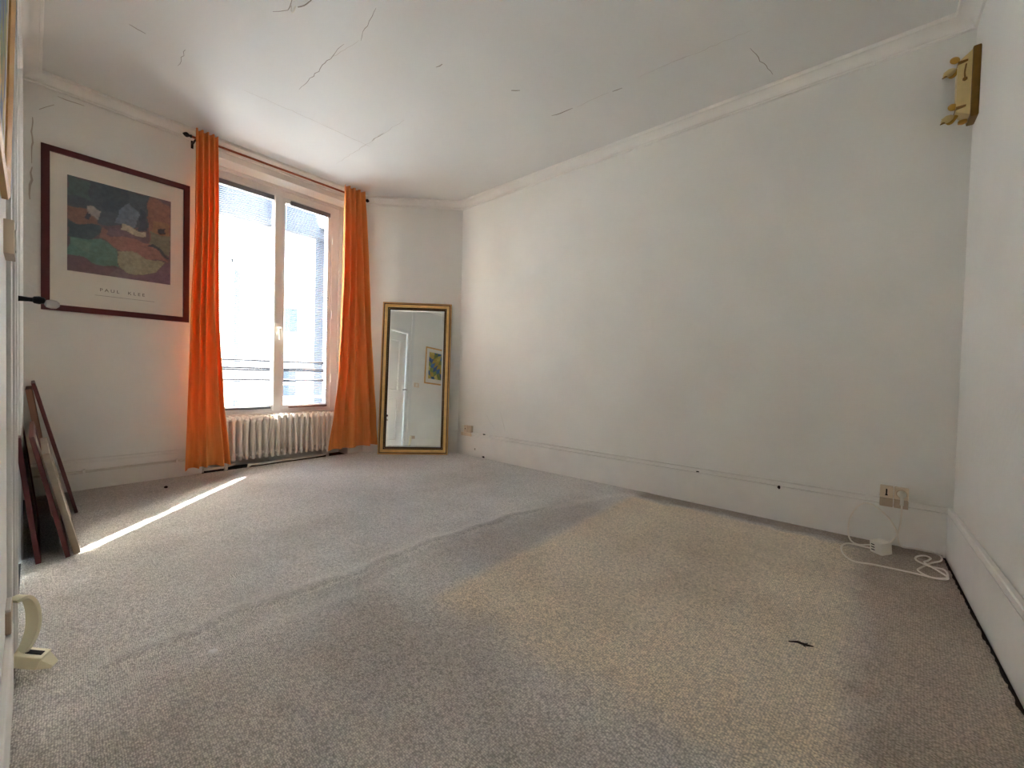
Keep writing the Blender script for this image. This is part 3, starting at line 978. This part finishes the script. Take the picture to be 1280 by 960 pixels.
tiltf = lambda a, b, h: (a, LY + h + (b - 1.18) * 0.020, b)
x0, x1, z0, z1 = 2.485, 3.04, 1.18, 1.87
mb = MB(); ring(mb, x0, x1, z0, z1, [(0, 0.001), (0, 0.010), (0.006, 0.013), (0.020, 0.009), (0.026, 0.007), (0.026, 0.001)], tiltf)
part('frame', mb, MGOLDD, t)
mb = MB(); mb.prism([(x0 + 0.02, z0 + 0.02), (x1 - 0.02, z0 + 0.02), (x1 - 0.02, z1 - 0.02), (x0 + 0.02, z1 - 0.02)], 0.001, 0.004, lambda a, b, h: tiltf(a, b, h))
part('mat_board', mb, MPAPER, t)
art_print('print', x0 + 0.085, x1 - 0.085, z0 + 0.10, z1 - 0.09, 0.0047, tiltf, paint2, t, 60, 70)

# ------------------------------------------------------------------ leaning mirror
AN, TI = math.radians(-45.3), math.radians(4.7)
nrm = Vector((math.cos(AN) * math.cos(TI), math.sin(AN) * math.cos(TI), math.sin(TI)))
ex = Vector((-math.sin(AN), math.cos(AN), 0))                     # along the foot, towards the right wall
ez = nrm.cross(ex); ez = ez if ez.z > 0 else -ez
foot = Vector((0.4832, 2.5258, 0.0)) + Vector((math.cos(AN), math.sin(AN), 0)) * 0.014
t = thing('mirror', 'tall gilt framed mirror leaning against the slanted corner wall', 'mirror', foot)
t.matrix_world = Matrix(((ex.x, nrm.x, ez.x, foot.x), (ex.y, nrm.y, ez.y, foot.y), (ex.z, nrm.z, ez.z, foot.z), (0, 0, 0, 1)))
wm, hm = 0.350, 1.556
loc_ = lambda a, b, h: (a, h, b)
mb = MB(); ring(mb, -wm, wm, 0, hm, [(0, -0.03), (0, -0.004), (0.003, 0.0), (0.010, 0.0), (0.012, -0.004), (0.012, -0.03)], loc_)
part('outer_rim', mb, MGOLDD, t, local=True, label='gilt outer rim')
mb = MB(); ring(mb, -wm + 0.012, wm - 0.012, 0.012, hm - 0.012, [(0, -0.03), (0, -0.007), (0.009, -0.007), (0.009, -0.03)], loc_)
part('rim_groove', mb, MRIM, t, local=True, label='red brown groove')
mb = MB(); ring(mb, -wm + 0.021, wm - 0.021, 0.021, hm - 0.021, [(0, -0.03), (0, -0.003), (0.004, 0.001), (0.018, 0.001), (0.027, -0.003), (0.029, -0.006), (0.029, -0.03)], loc_)
part('gilt_band', mb, MGOLD, t, local=True, label='broad gilt band')
mb = MB(); ring(mb, -wm + 0.050, wm - 0.050, 0.050, hm - 0.050, [(0, -0.03), (0, -0.010), (0.024, -0.013), (0.024, -0.03)], loc_)
part('dark_band', mb, MDARK, t, local=True, label='dark inner band')
# beading along the dark band
mb = MB()
c0 = 0.061
for (a0, b0, a1, b1) in ((-wm + c0, c0, wm - c0, c0), (wm - c0, c0, wm - c0, hm - c0), (wm - c0, hm - c0, -wm + c0, hm - c0), (-wm + c0, hm - c0, -wm + c0, c0)):
    Ln = math.hypot(a1 - a0, b1 - b0); k = int(Ln / 0.0135)
    for i in range(k):
        f = (i + 0.5) / k; a = a0 + (a1 - a0) * f; b = b0 + (b1 - b0) * f
        q = 0.0045
        mb.raw([(a - q, -0.0118, b), (a, -0.0118, b - q), (a + q, -0.0118, b), (a, -0.0118, b + q), (a, -0.0065, b)], [(0, 1, 4), (1, 2, 4), (2, 3, 4), (3, 0, 4), (3, 2, 1, 0)])
part('beading', mb, MGOLDD, t, local=True, label='row of small gilt beads', kind='stuff')
# glass with a bevelled margin
mb = MB()
a, b, c, d = -wm + 0.073, wm - 0.073, 0.073, hm - 0.073
e = 0.016
V = [(a, -0.0165, c), (b, -0.0165, c), (b, -0.0165, d), (a, -0.0165, d), (a + e, -0.0148, c + e), (b - e, -0.0148, c + e), (b - e, -0.0148, d - e), (a + e, -0.0148, d - e)]
V += [(x, -0.022, z) for x, y, z in V[:4]]
mb.raw(V, [(4, 5, 6, 7), (0, 1, 5, 4), (1, 2, 6, 5), (2, 3, 7, 6), (3, 0, 4, 7), (8, 9, 1, 0), (9, 10, 2, 1), (10, 11, 3, 2), (11, 8, 0, 3), (11, 10, 9, 8)])
part('mirror_glass', mb, MMIR, t, local=True)
mb = MB(); mb.box((-wm + 0.01, -0.032, 0.01), (wm - 0.01, -0.0225, hm - 0.01)); part('backing', mb, MBOARD, t, local=True)


# ------------------------------------------------------------------ frames leaning by the door
def leaning(label, x0, x1, ytop, ybot, ztop, th, mf, mface, edge=0.03, cat='picture', name='leaning_picture', mback=None, facepaint=None):
    """frame whose front foot edge rests at ybot, front top edge at ytop"""
    t_ = thing(name, label, cat, ((x0 + x1) / 2, ybot, 0), 'pictures leaning on the left wall')
    Ln = math.hypot(ztop, ybot - ytop)
    zz = Vector((0, (ytop - ybot) / Ln, ztop / Ln)); yy = Vector((0, zz.z, -zz.y)); xx = Vector((1, 0, 0))
    t_.matrix_world = Matrix(((1, yy.x, zz.x, (x0 + x1) / 2), (0, yy.y, zz.y, ybot), (0, yy.z, zz.z, 0.0005 + th * abs(zz.y)), (0, 0, 0, 1)))
    w = (x1 - x0) / 2
    fn = lambda a, b, h: (a, h, b)
    m_ = MB(); ring(m_, -w, w, 0, Ln, [(0, -th), (0, -0.002), (0.002, 0.0), (edge - 0.004, 0.0), (edge, -0.004), (edge, -th)], fn)
    part('frame', m_, mf, t_, local=True)
    m_ = MB(); m_.box((-w + edge * 0.6, -th + 0.002, edge * 0.6), (w - edge * 0.6, -th + 0.006, Ln - edge * 0.6)); part('backing', m_, mback or MBOARD, t_, local=True)
    m_ = MB(); m_.box((-w + edge * 0.8, -0.009, edge * 0.8), (w - edge * 0.8, -0.006, Ln - edge * 0.8)); part('picture_sheet', m_, mface, t_, local=True)
    return t_


leaning('maroon frame leaning closest to the left wall, innermost of the front three', 0.62, 1.335, 0.000, 0.055, 0.527, 0.016, MMARO, MPAPER)
leaning('maroon frame leaning between the innermost maroon frame and the pale wooden one', 0.64, 1.335, 0.036, 0.137, 0.527, 0.015, MMARO2, MPAPER)
leaning('pale wooden frame leaning in front of the maroon frames, nearest the sunlit streak', 0.74, 1.315, 0.078, 0.169, 0.450, 0.022, MPALEW, MPAPER, edge=0.022)
leaning('thin dark frame leaning farthest towards the window corner, taller than the front three', 0.06, 0.60, 0.040, 0.196, 0.722, 0.014, MMARO, MMARO2)
# broad brown box frame behind the thin one
leaning('thick brown canvas panel leaning behind the thin dark frame, close to the wall', 0.10, 0.585, 0.030, 0.120, 0.690, 0.024, MBROWN, MBROWN, edge=0.02)

# ------------------------------------------------------------------ door and trims on the left wall
D = struct_root('door_1', (1.66, LY, 0))
mb = MB(); mb.box((DX0 + 0.010, -0.068, 0.004), (DX1 - 0.010, -0.028, DZ - 0.010), 0.002); part('door_leaf', mb, MDOOR, D)
for zz0, zz1 in ((0.13, 0.86), (0.98, 1.88)):
    mb = MB(); ring(mb, DX0 + 0.13, DX1 - 0.13, zz0, zz1, [(0, -0.030), (0.003, -0.014), (0.014, -0.010), (0.024, -0.016), (0.030, -0.030)], lambda a, b, h: (a, h, b))
    part('panel_moulding', mb, MDOOR, D)
mb = MB()
for xa, xb in ((DX0 - 0.06, DX0 + 0.004), (DX1 - 0.004, DX1 + 0.055)):
    mb.box((xa, LY - 0.001, -0.011), (xb, 0.002, DZ + 0.05), 0.003)
    mb.box((xa + 0.012, LY, -0.011), (xb - 0.012, 0.0055, DZ + 0.038), 0.003)
mb.box((DX0 - 0.06, LY - 0.001, DZ - 0.004), (DX1 + 0.055, 0.002, DZ + 0.05), 0.003)
mb.box((DX0 - 0.04, LY, DZ + 0.008), (DX1 + 0.04, 0.0055, DZ + 0.038), 0.003)
part('door_casing', mb, MDOOR, D)
mb = MB(); mb.box((2.035, -0.030, 0.93), (2.075, -0.024, 1.10), 0.002); ph_ = part('handle_plate', mb, MDOOR, D)
mb = MB()
mb.lathe([(0.011, 0), (0.009, 0.02), (0.006, 0.05), (0.0065, 0.066)], (2.055, -0.026, 1.015), (0, 1, 0), 12)
mb.lathe([(0.004, 0.056), (0.010, 0.060), (0.012, 0.070), (0.009, 0.080), (0.006, 0.082)], (2.055, -0.026, 1.015), (0, 1, 0), 12)
hd = part('door_handle', mb, MBLACK, D, True, 'dark handle stem')
mb = MB(); mb.lathe([(0.004, 0.080), (0.011, 0.084), (0.0135, 0.094), (0.0120, 0.104), (0.006, 0.110), (0.001, 0.111)], (2.055, -0.026, 1.012), (0, 1, -0.05), 14)
part('handle_knob', mb, MPORC, hd, True, 'pale oval knob')
# full-height pipe cover beside the door
mb = MB(); mb.box((2.165, LY - 0.001, 0.0), (2.225, -0.003, HC - 0.055), 0.0025); struct('trim_2', mb, MDOOR)
# light switch
t = thing('light_switch', 'beige light switch box on the left wall above the door handle height', 'switch', (2.32, LY, 1.12))
mb = MB()
mb.prism([(2.262, 1.085), (2.372, 1.085), (2.366, 1.165), (2.268, 1.165)], LY, 0.004, lambda a, b, h: (a, h, b)); part('switch_box', mb, MBEIGE, t)
mb = MB(); mb.box((2.30, 0.004, 1.10), (2.335, 0.0065, 1.15), 0.001); part('rocker', mb, MWHITEP, t)
# socket box on the skirting
t = thing('socket_box', 'beige socket box at the foot of the left wall, above the loose cream fitting', 'socket', (2.29, LY, 0.17))
mb = MB(); mb.box((2.245, LY - 0.001, 0.168), (2.335, -0.002, 0.222), 0.003); part('socket_base', mb, MBEIGED, t)
mb = MB(); mb.box((2.248, LY, 0.222), (2.332, -0.003, 0.229), 0.002); part('socket_lid', mb, MWHITEP, t)
# loose cream fitting hanging from it
t = thing('loose_socket', 'loose cream plastic socket fitting hanging from the left wall onto the carpet', 'socket', (2.21, 0.03, 0.0))
V, F = [], []
path = spline([(2.235, -0.002, 0.210), (2.228, 0.016, 0.214), (2.222, 0.028, 0.190), (2.215, 0.033, 0.150), (2.21, 0.031, 0.110), (2.208, 0.022, 0.075), (2.205, 0.010, 0.052)], 5)
for i, p in enumerate(path):
    ta = (path[min(i + 1, len(path) - 1)] - path[max(0, i - 1)]).normalized()
    sd = Vector((0.75, 0.55, 0)).normalized(); nn = ta.cross(sd).normalized()
    wv = 0.013 + 0.006 * math.sin(pi * i / (len(path) - 1))
    for a, b in ((-wv, -0.004), (wv, -0.004), (wv * 1.0, 0.004), (-wv, 0.004)): V.append(p + sd * a + nn * b)
k = len(path)
for i in range(k - 1):
    for c in range(4): F.append((i * 4 + c, i * 4 + (c + 1) % 4, i * 4 + 4 + (c + 1) % 4, i * 4 + 4 + c))
F += [(0, 1, 2, 3), ((k - 1) * 4 + 3, (k - 1) * 4 + 2, (k - 1) * 4 + 1, (k - 1) * 4)]
mb = MB(); mb.raw(V, F); part('bent_cover', mb, MCREAM, t, True)
Mx = Matrix.Translation((2.215, 0.030, 0.034)) @ Matrix.Rotation(math.radians(62), 4, 'Z') @ Matrix.Rotation(math.radians(20), 4, 'Y')
mb = MB(); mb.box((-0.036, -0.021, -0.016), (0.026, 0.021, 0.016), 0.003, Mx); bl = part('socket_body', mb, MCREAM, t)
mb = MB(); mb.box((-0.020, -0.008, 0.0155), (0.018, 0.008, 0.0175), 0.001, Mx); part('slot', mb, MHOLE, bl)
mb = MB()
mb.prism([(-0.019, -0.015), (0.019, -0.015), (0.019, 0.010), (-0.019, 0.010)], 0.026, 0.027, lambda a, b, h: Mx @ Vector((h, a, b)))
mb.raw([Mx @ Vector(v) for v in [(0.026, -0.019, -0.015), (0.026, 0.019, -0.015), (0.026, 0.019, 0.010), (0.026, -0.019, 0.010), (0.052, -0.012, -0.013), (0.052, 0.012, -0.013), (0.052, 0.012, -0.006), (0.052, -0.012, -0.006)]],
       [(0, 1, 2, 3), (7, 6, 5, 4), (0, 4, 5, 1), (1, 5, 6, 2), (2, 6, 7, 3), (3, 7, 4, 0)])
part('tapered_end', mb, MCREAM, t)

# ------------------------------------------------------------------ sockets on the right wall
fr = lambda a, b, h: (a, RW - h, b)
t = thing('wall_socket', 'beige double socket over the skirting near the right corner, cord plugged in', 'socket', (4.06, RW, 0.19))
for xa, xb in ((4.006, 4.057), (4.061, 4.115)):
    mb = MB(); mb.box((xa, RW - 0.030, 0.240), (xb, RW, 0.302), 0.004); pl_ = part('socket_plate', mb, MBEIGE, t)
    mb = MB(); mb.box((xa, RW - 0.030, 0.195), (xb, RW, 0.238), 0.004); part('lower_cover', mb, MBEIGED, t)
    if xa < 4.05:
        mb = MB(); mb.box((4.028, RW - 0.0312, 0.254), (4.034, RW - 0.029, 0.288), 0.001)
        mb.box((4.026, RW - 0.0312, 0.253), (4.036, RW - 0.029, 0.260), 0.001); part('jack_slot', mb, MHOLE, pl_)
    else:
        V = []; n_ = 20
        mb = MB(); mb.lathe([(0.021, 0.0295), (0.021, 0.0315), (0.018, 0.0318), (0.018, 0.0295)], (4.088, RW, 0.271), (0, -1, 0), 20); part('socket_ring', mb, MBEIGED, pl_, True)
PLUG = Vector((4.088, RW - 0.032, 0.271))
t = thing('wall_socket', 'beige triple socket over the skirting in the far corner by the mirror', 'socket', (0.845, RW, 0.19))
for i, (xa, xb) in enumerate(((0.775, 0.815), (0.818, 0.862), (0.865, 0.925))):
    mb = MB(); mb.box((xa, RW - 0.030, 0.232), (xb, RW, 0.302), 0.004); pl_ = part('socket_plate', mb, (MWHITEP, MBEIGE, MBEIGED)[i], t)
    mb = MB(); mb.box((xa, RW - 0.030, 0.195), (xb, RW, 0.230), 0.004); part('lower_cover', mb, MBEIGE, t)
    if i == 1:
        mb = MB(); mb.lathe([(0.006, 0.0295), (0.006, 0.031)], (0.84, RW, 0.268), (0, -1, 0), 10); part('socket_hole', mb, MHOLE, pl_)

# ------------------------------------------------------------------ extension cord
t = thing('extension_cord', 'white extension cord looped over the carpet from the double socket', 'cord', (4.06, 2.75, 0))
mb = MB(); mb.lathe([(0.017, 0), (0.0175, 0.004), (0.016, 0.022), (0.010, 0.034), (0.007, 0.036)], PLUG, (0, -1, 0), 16)
mb.tube([PLUG + Vector((0, -0.028, 0)), PLUG + Vector((0, -0.034, -0.02)), PLUG + Vector((0, -0.03, -0.05))], 0.0075, 10)
part('plug', mb, MWHITEP, t, True)
g = 0.0080
yw = RW - 0.034
pts = [PLUG + Vector((0, -0.030, -0.045)), (4.090, yw - 0.006, 0.17), (4.087, yw - 0.008, 0.11), (4.075, yw - 0.02, 0.06), (4.048, 2.865, 0.018), (4.02, 2.835, g), (3.975, 2.805, g), (3.925, 2.765, g),
       (3.896, 2.81, 0.010), (3.885, 2.86, 0.04), (3.890, 2.885, 0.10), (3.915, 2.895, 0.165), (3.950, 2.897, 0.197), (3.99, 2.897, 0.188), (4.035, 2.895, 0.15), (4.065, 2.888, 0.105), (4.078, 2.876, 0.065),
       (4.085, 2.880, 0.025), (4.10, 2.885, g), (4.158, 2.905, g), (4.215, 2.895, g), (4.232, 2.862, g), (4.222, 2.79, g), (4.185, 2.725, g), (4.14, 2.62, g),
       (4.13, 2.57, g), (4.165, 2.525, g), (4.21, 2.545, 0.012), (4.222, 2.60, 0.014), (4.215, 2.66, 0.012), (4.17, 2.66, 0.012), (4.135, 2.72, g), (4.142, 2.78, g), (4.172, 2.82, g),
       (4.19, 2.80, g), (4.175, 2.74, 0.012), (4.16, 2.69, 0.014), (4.20, 2.63, g), (4.22, 2.57, g), (4.19, 2.53, g), (4.10, 2.525, g), (3.98, 2.512, g), (3.91, 2.492, g), (3.872, 2.56, g), (3.862, 2.67, g), (3.885, 2.745, g), (3.94, 2.75, g), (3.985, 2.735, 0.012)]
mb = MB(); mb.tube(pts, 0.0038, 8, smooth=7); part('cable', mb, MCORD, t, True)
cc = Vector((4.010, 2.722, 0.0))
Mx = Matrix.Translation(cc + Vector((0, 0, 0.033))) @ Matrix.Rotation(math.radians(-42), 4, 'Z') @ Matrix.Rotation(math.radians(6), 4, 'X')
mb = MB(); mb.box((-0.030, -0.030, -0.030), (0.030, 0.030, 0.030), 0.007, Mx); bd = part('socket_block', mb, MWHITEP, t, True, 'white cube socket block')
for dz in (-0.013, 0.0, 0.013):
    mb = MB(); mb.box((-0.020, -0.0312, dz - 0.0022), (-0.004, -0.0285, dz + 0.0022), 0, Mx); part('slot', mb, MHOLE, bd)

# ------------------------------------------------------------------ brass wall lamp on the near wall
t = thing('wall_sconce', 'old brass two-arm wall lamp high in the right corner', 'lamp', (NX, 2.85, 2.22))
mb = MB(); mb.box((NX - 0.027, 2.80, 2.068), (NX, 2.905, 2.385), 0.006); part('back_plate', mb, MBRASSD, t)
mb = MB()
a0, a1, b0, b1 = 2.806, 2.899, 2.080, 2.374
e = 0.020
V = [(NX - 0.027, a0, b0), (NX - 0.027, a1, b0), (NX - 0.027, a1, b1), (NX - 0.027, a0, b1), (NX - 0.070, a0 + e, b0 + 0.035), (NX - 0.070, a1 - e, b0 + 0.035), (NX - 0.070, a1 - e, b1 - 0.03), (NX - 0.070, a0 + e, b1 - 0.03)]
mb.raw(V, [(0, 1, 2, 3), (4, 7, 6, 5), (0, 4, 5, 1), (1, 5, 6, 2), (2, 6, 7, 3), (3, 7, 4, 0)]); part('raised_panel', mb, MBRASSL, t)
for z in (2.128, 2.335):
    mb = MB(); mb.box((NX - 0.0715, 2.812, z - 0.005), (NX - 0.032, 2.893, z + 0.005), 0.001); part('dark_bar', mb, MBRASSD, t)
for z, s in ((2.315, 1), (2.098, 1)):
    mb = MB()
    mb.tube([(NX - 0.066, 2.852, z + 0.01), (NX - 0.082, 2.850, z - 0.015), (NX - 0.098, 2.848, z - 0.008), (NX - 0.108, 2.848, z + 0.012)], [0.009] * 8 + [0.007] * 8, 10, smooth=5)
    ar = part('arm', mb, MBRASS, t, True)
    mb = MB(); mb.lathe([(0.003, -0.022), (0.012, -0.014), (0.017, 0.0), (0.014, 0.014), (0.004, 0.024)], (NX - 0.094, 2.838, z + 0.000), (-0.85, -0.1, -0.42), 14); part('leaf_cup', mb, MBRASSL, ar, True)
    mb = MB(); mb.tube([(NX - 0.104, 2.836, z - 0.012), (NX - 0.119, 2.833, z - 0.021)], [0.007, 0.002], 8); part('cup_tip', mb, MBRASSD, ar, True)
    mb = MB(); mb.lathe([(0.002, -0.005), (0.015, -0.003), (0.018, 0.0), (0.015, 0.003), (0.002, 0.005)], (NX - 0.080, 2.832, z + 0.046), (0.25, -1, 0.1), 16)
    part('leaf_disc', mb, MBRASS, ar, True)
mb = MB(); mb.tube([(NX - 0.045, 2.815, 2.32), (NX - 0.05, 2.805, 2.28), (NX - 0.048, 2.806, 2.255)], 0.003, 6, smooth=4); mb.lathe([(0.003, 0), (0.008, 0.004), (0.008, 0.012), (0.003, 0.016)], (NX - 0.048, 2.806, 2.24), (0, 0, 1), 10)
part('pull_switch', mb, MBRASSD, t, True)
mb = MB(); mb.lathe([(0.004, -0.006), (0.016, 0.0), (0.016, 0.010), (0.006, 0.016)], (NX - 0.045, 2.84, 2.062), (0, 0, 1), 12); part('lower_cap', mb, MBRASS, t, True)

mb = MB()
mb.tube([(0.02, 2.262, 2.552), (0.055, 2.268, 2.548), (0.075, 2.285, 2.562), (0.062, 2.300, 2.585)], 0.0035, 6, smooth=4)
single('wire_hook', mb, MWHITEP, 'small bent wire hook under the cornice right of the curtain rod', 'hook', (0.05, 2.27, 2.55), True)

# ------------------------------------------------------------------ small litter on the carpet
mb = MB()
mb.tube([(3.752, 1.590, 0.004), (3.775, 1.603, 0.006), (3.792, 1.604, 0.005), (3.815, 1.612, 0.004)], [0.0015, 0.0035, 0.004, 0.0015], 6)
mb.tube([(3.785, 1.603, 0.005), (3.797, 1.590, 0.005)], [0.002, 0.001], 6); mb.tube([(3.79, 1.604, 0.005), (3.800, 1.618, 0.005)], [0.0025, 0.001], 6)
single('twig', mb, MTWIG, 'dry dark twig lying on the pale patch of carpet', 'debris', (3.785, 1.603, 0))
mb = MB()
mb.prism([(-.014, -.006), (-.004, -.011), (.004, -.004), (.013, -.007), (.015, .004), (.002, .008), (-.006, .003), (-.013, .006)], 0.003, 0.008, lambda a, b, h: (2.486 + 1.2 * a, 0.372 + 1.2 * b, h + 0.35 * a))
single('paper_scrap', mb, MSCRAP, 'tiny white scrap of paper on the grey carpet near the ridge', 'debris', (2.486, 0.372, 0))
mb = MB()
mb.lathe([(0.002, 0.0), (0.010, 0.002), (0.012, 0.008), (0.005, 0.014)], (0.316, 0.619, 0.0), (0.2, 0.1, 1), 7)
single('leaf_crumb', mb, MTWIG, 'dark crumb of debris on the carpet below the hung print', 'debris', (0.316, 0.619, 0))

# ------------------------------------------------------------------ outside
FXX = -8.0
t = thing('building', 'white rendered building across the courtyard seen through the window', 'building', (FXX, 0, -6))
mb = MB(); mb.box((FXX - 6, -16, -6), (FXX, 5.25, 4.55)); part('wall', mb, MFAC, t)
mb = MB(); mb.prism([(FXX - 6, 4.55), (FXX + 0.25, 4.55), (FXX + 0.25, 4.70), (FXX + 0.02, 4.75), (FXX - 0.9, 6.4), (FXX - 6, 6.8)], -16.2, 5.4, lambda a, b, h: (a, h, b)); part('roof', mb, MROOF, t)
for (ya, yb, za, zb, shut) in ((4.44, 4.78, 1.87, 2.50, 0), (4.42, 4.76, 0.05, 0.42, 1), (4.42, 4.76, 0.45, 0.80, 1), (0.6, 1.5, 1.5, 3.1, 0), (-1.6, -0.7, 1.5, 3.1, 0), (-3.8, -2.9, 1.5, 3.1, 0), (0.6, 1.5, -1.6, 0.0, 0), (-1.6, -0.7, -1.6, 0, 0)):
    mb = MB(); ring(mb, ya - 0.05, yb + 0.05, za - 0.05, zb + 0.05, [(0, -0.05), (0, 0.04), (0.05, 0.04), (0.05, -0.05)], lambda a, b, h: (FXX + h, a, b)); w_ = part('window', mb, MFAC, t)
    mb = MB(); mb.box((FXX - 0.02, ya, za), (FXX + 0.008, yb, zb)); part('pane', mb, MSHUT if shut else MWGLASS, w_)
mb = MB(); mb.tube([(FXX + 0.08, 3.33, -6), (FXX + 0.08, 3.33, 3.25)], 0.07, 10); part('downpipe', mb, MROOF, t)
t = thing('building', 'blue grey neighbouring building at the right edge of the window view', 'building', (FXX - 1.5, 6.5, -6))
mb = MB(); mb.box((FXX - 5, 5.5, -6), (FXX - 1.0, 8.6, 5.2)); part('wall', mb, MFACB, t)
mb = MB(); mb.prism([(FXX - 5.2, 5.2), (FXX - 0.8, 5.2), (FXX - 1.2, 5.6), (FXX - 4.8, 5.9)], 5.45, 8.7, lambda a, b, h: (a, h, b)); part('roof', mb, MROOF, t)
mb = MB(); mb.box((-40, -40, -6.3), (-0.45, 40, -6.0)); struct('ground', mb, MGROUND)
mb = MB()
mb.box((-0.62, -6, -6.0), (-0.42, OY0 - 0.02, 9)); mb.box((-0.62, OY1 + 0.02, -6.0), (-0.42, 8, 9)); mb.box((-0.62, OY0 - 0.02, -6.0), (-0.42, OY1 + 0.02, SILL - 0.06)); mb.box((-0.62, OY0 - 0.02, OZ1 + 0.03), (-0.42, OY1 + 0.02, 9))
struct('wall_outside', mb, MOUT)
t = thing('window_railing', 'grey horizontal bar railing outside the window', 'railing', (-0.50, 1.485, 0.45))
for z, r_, m_ in ((0.905, 0.013, MRAIL), (0.828, 0.020, MRAIL), (0.72, 0.014, MRAIL), (0.545, 0.012, MRAILW)):
    mb = MB(); mb.tube([(-0.50, OY0 - 0.02, z), (-0.50, OY1 + 0.02, z)], r_, 8); part('bar', mb, m_, t, True)
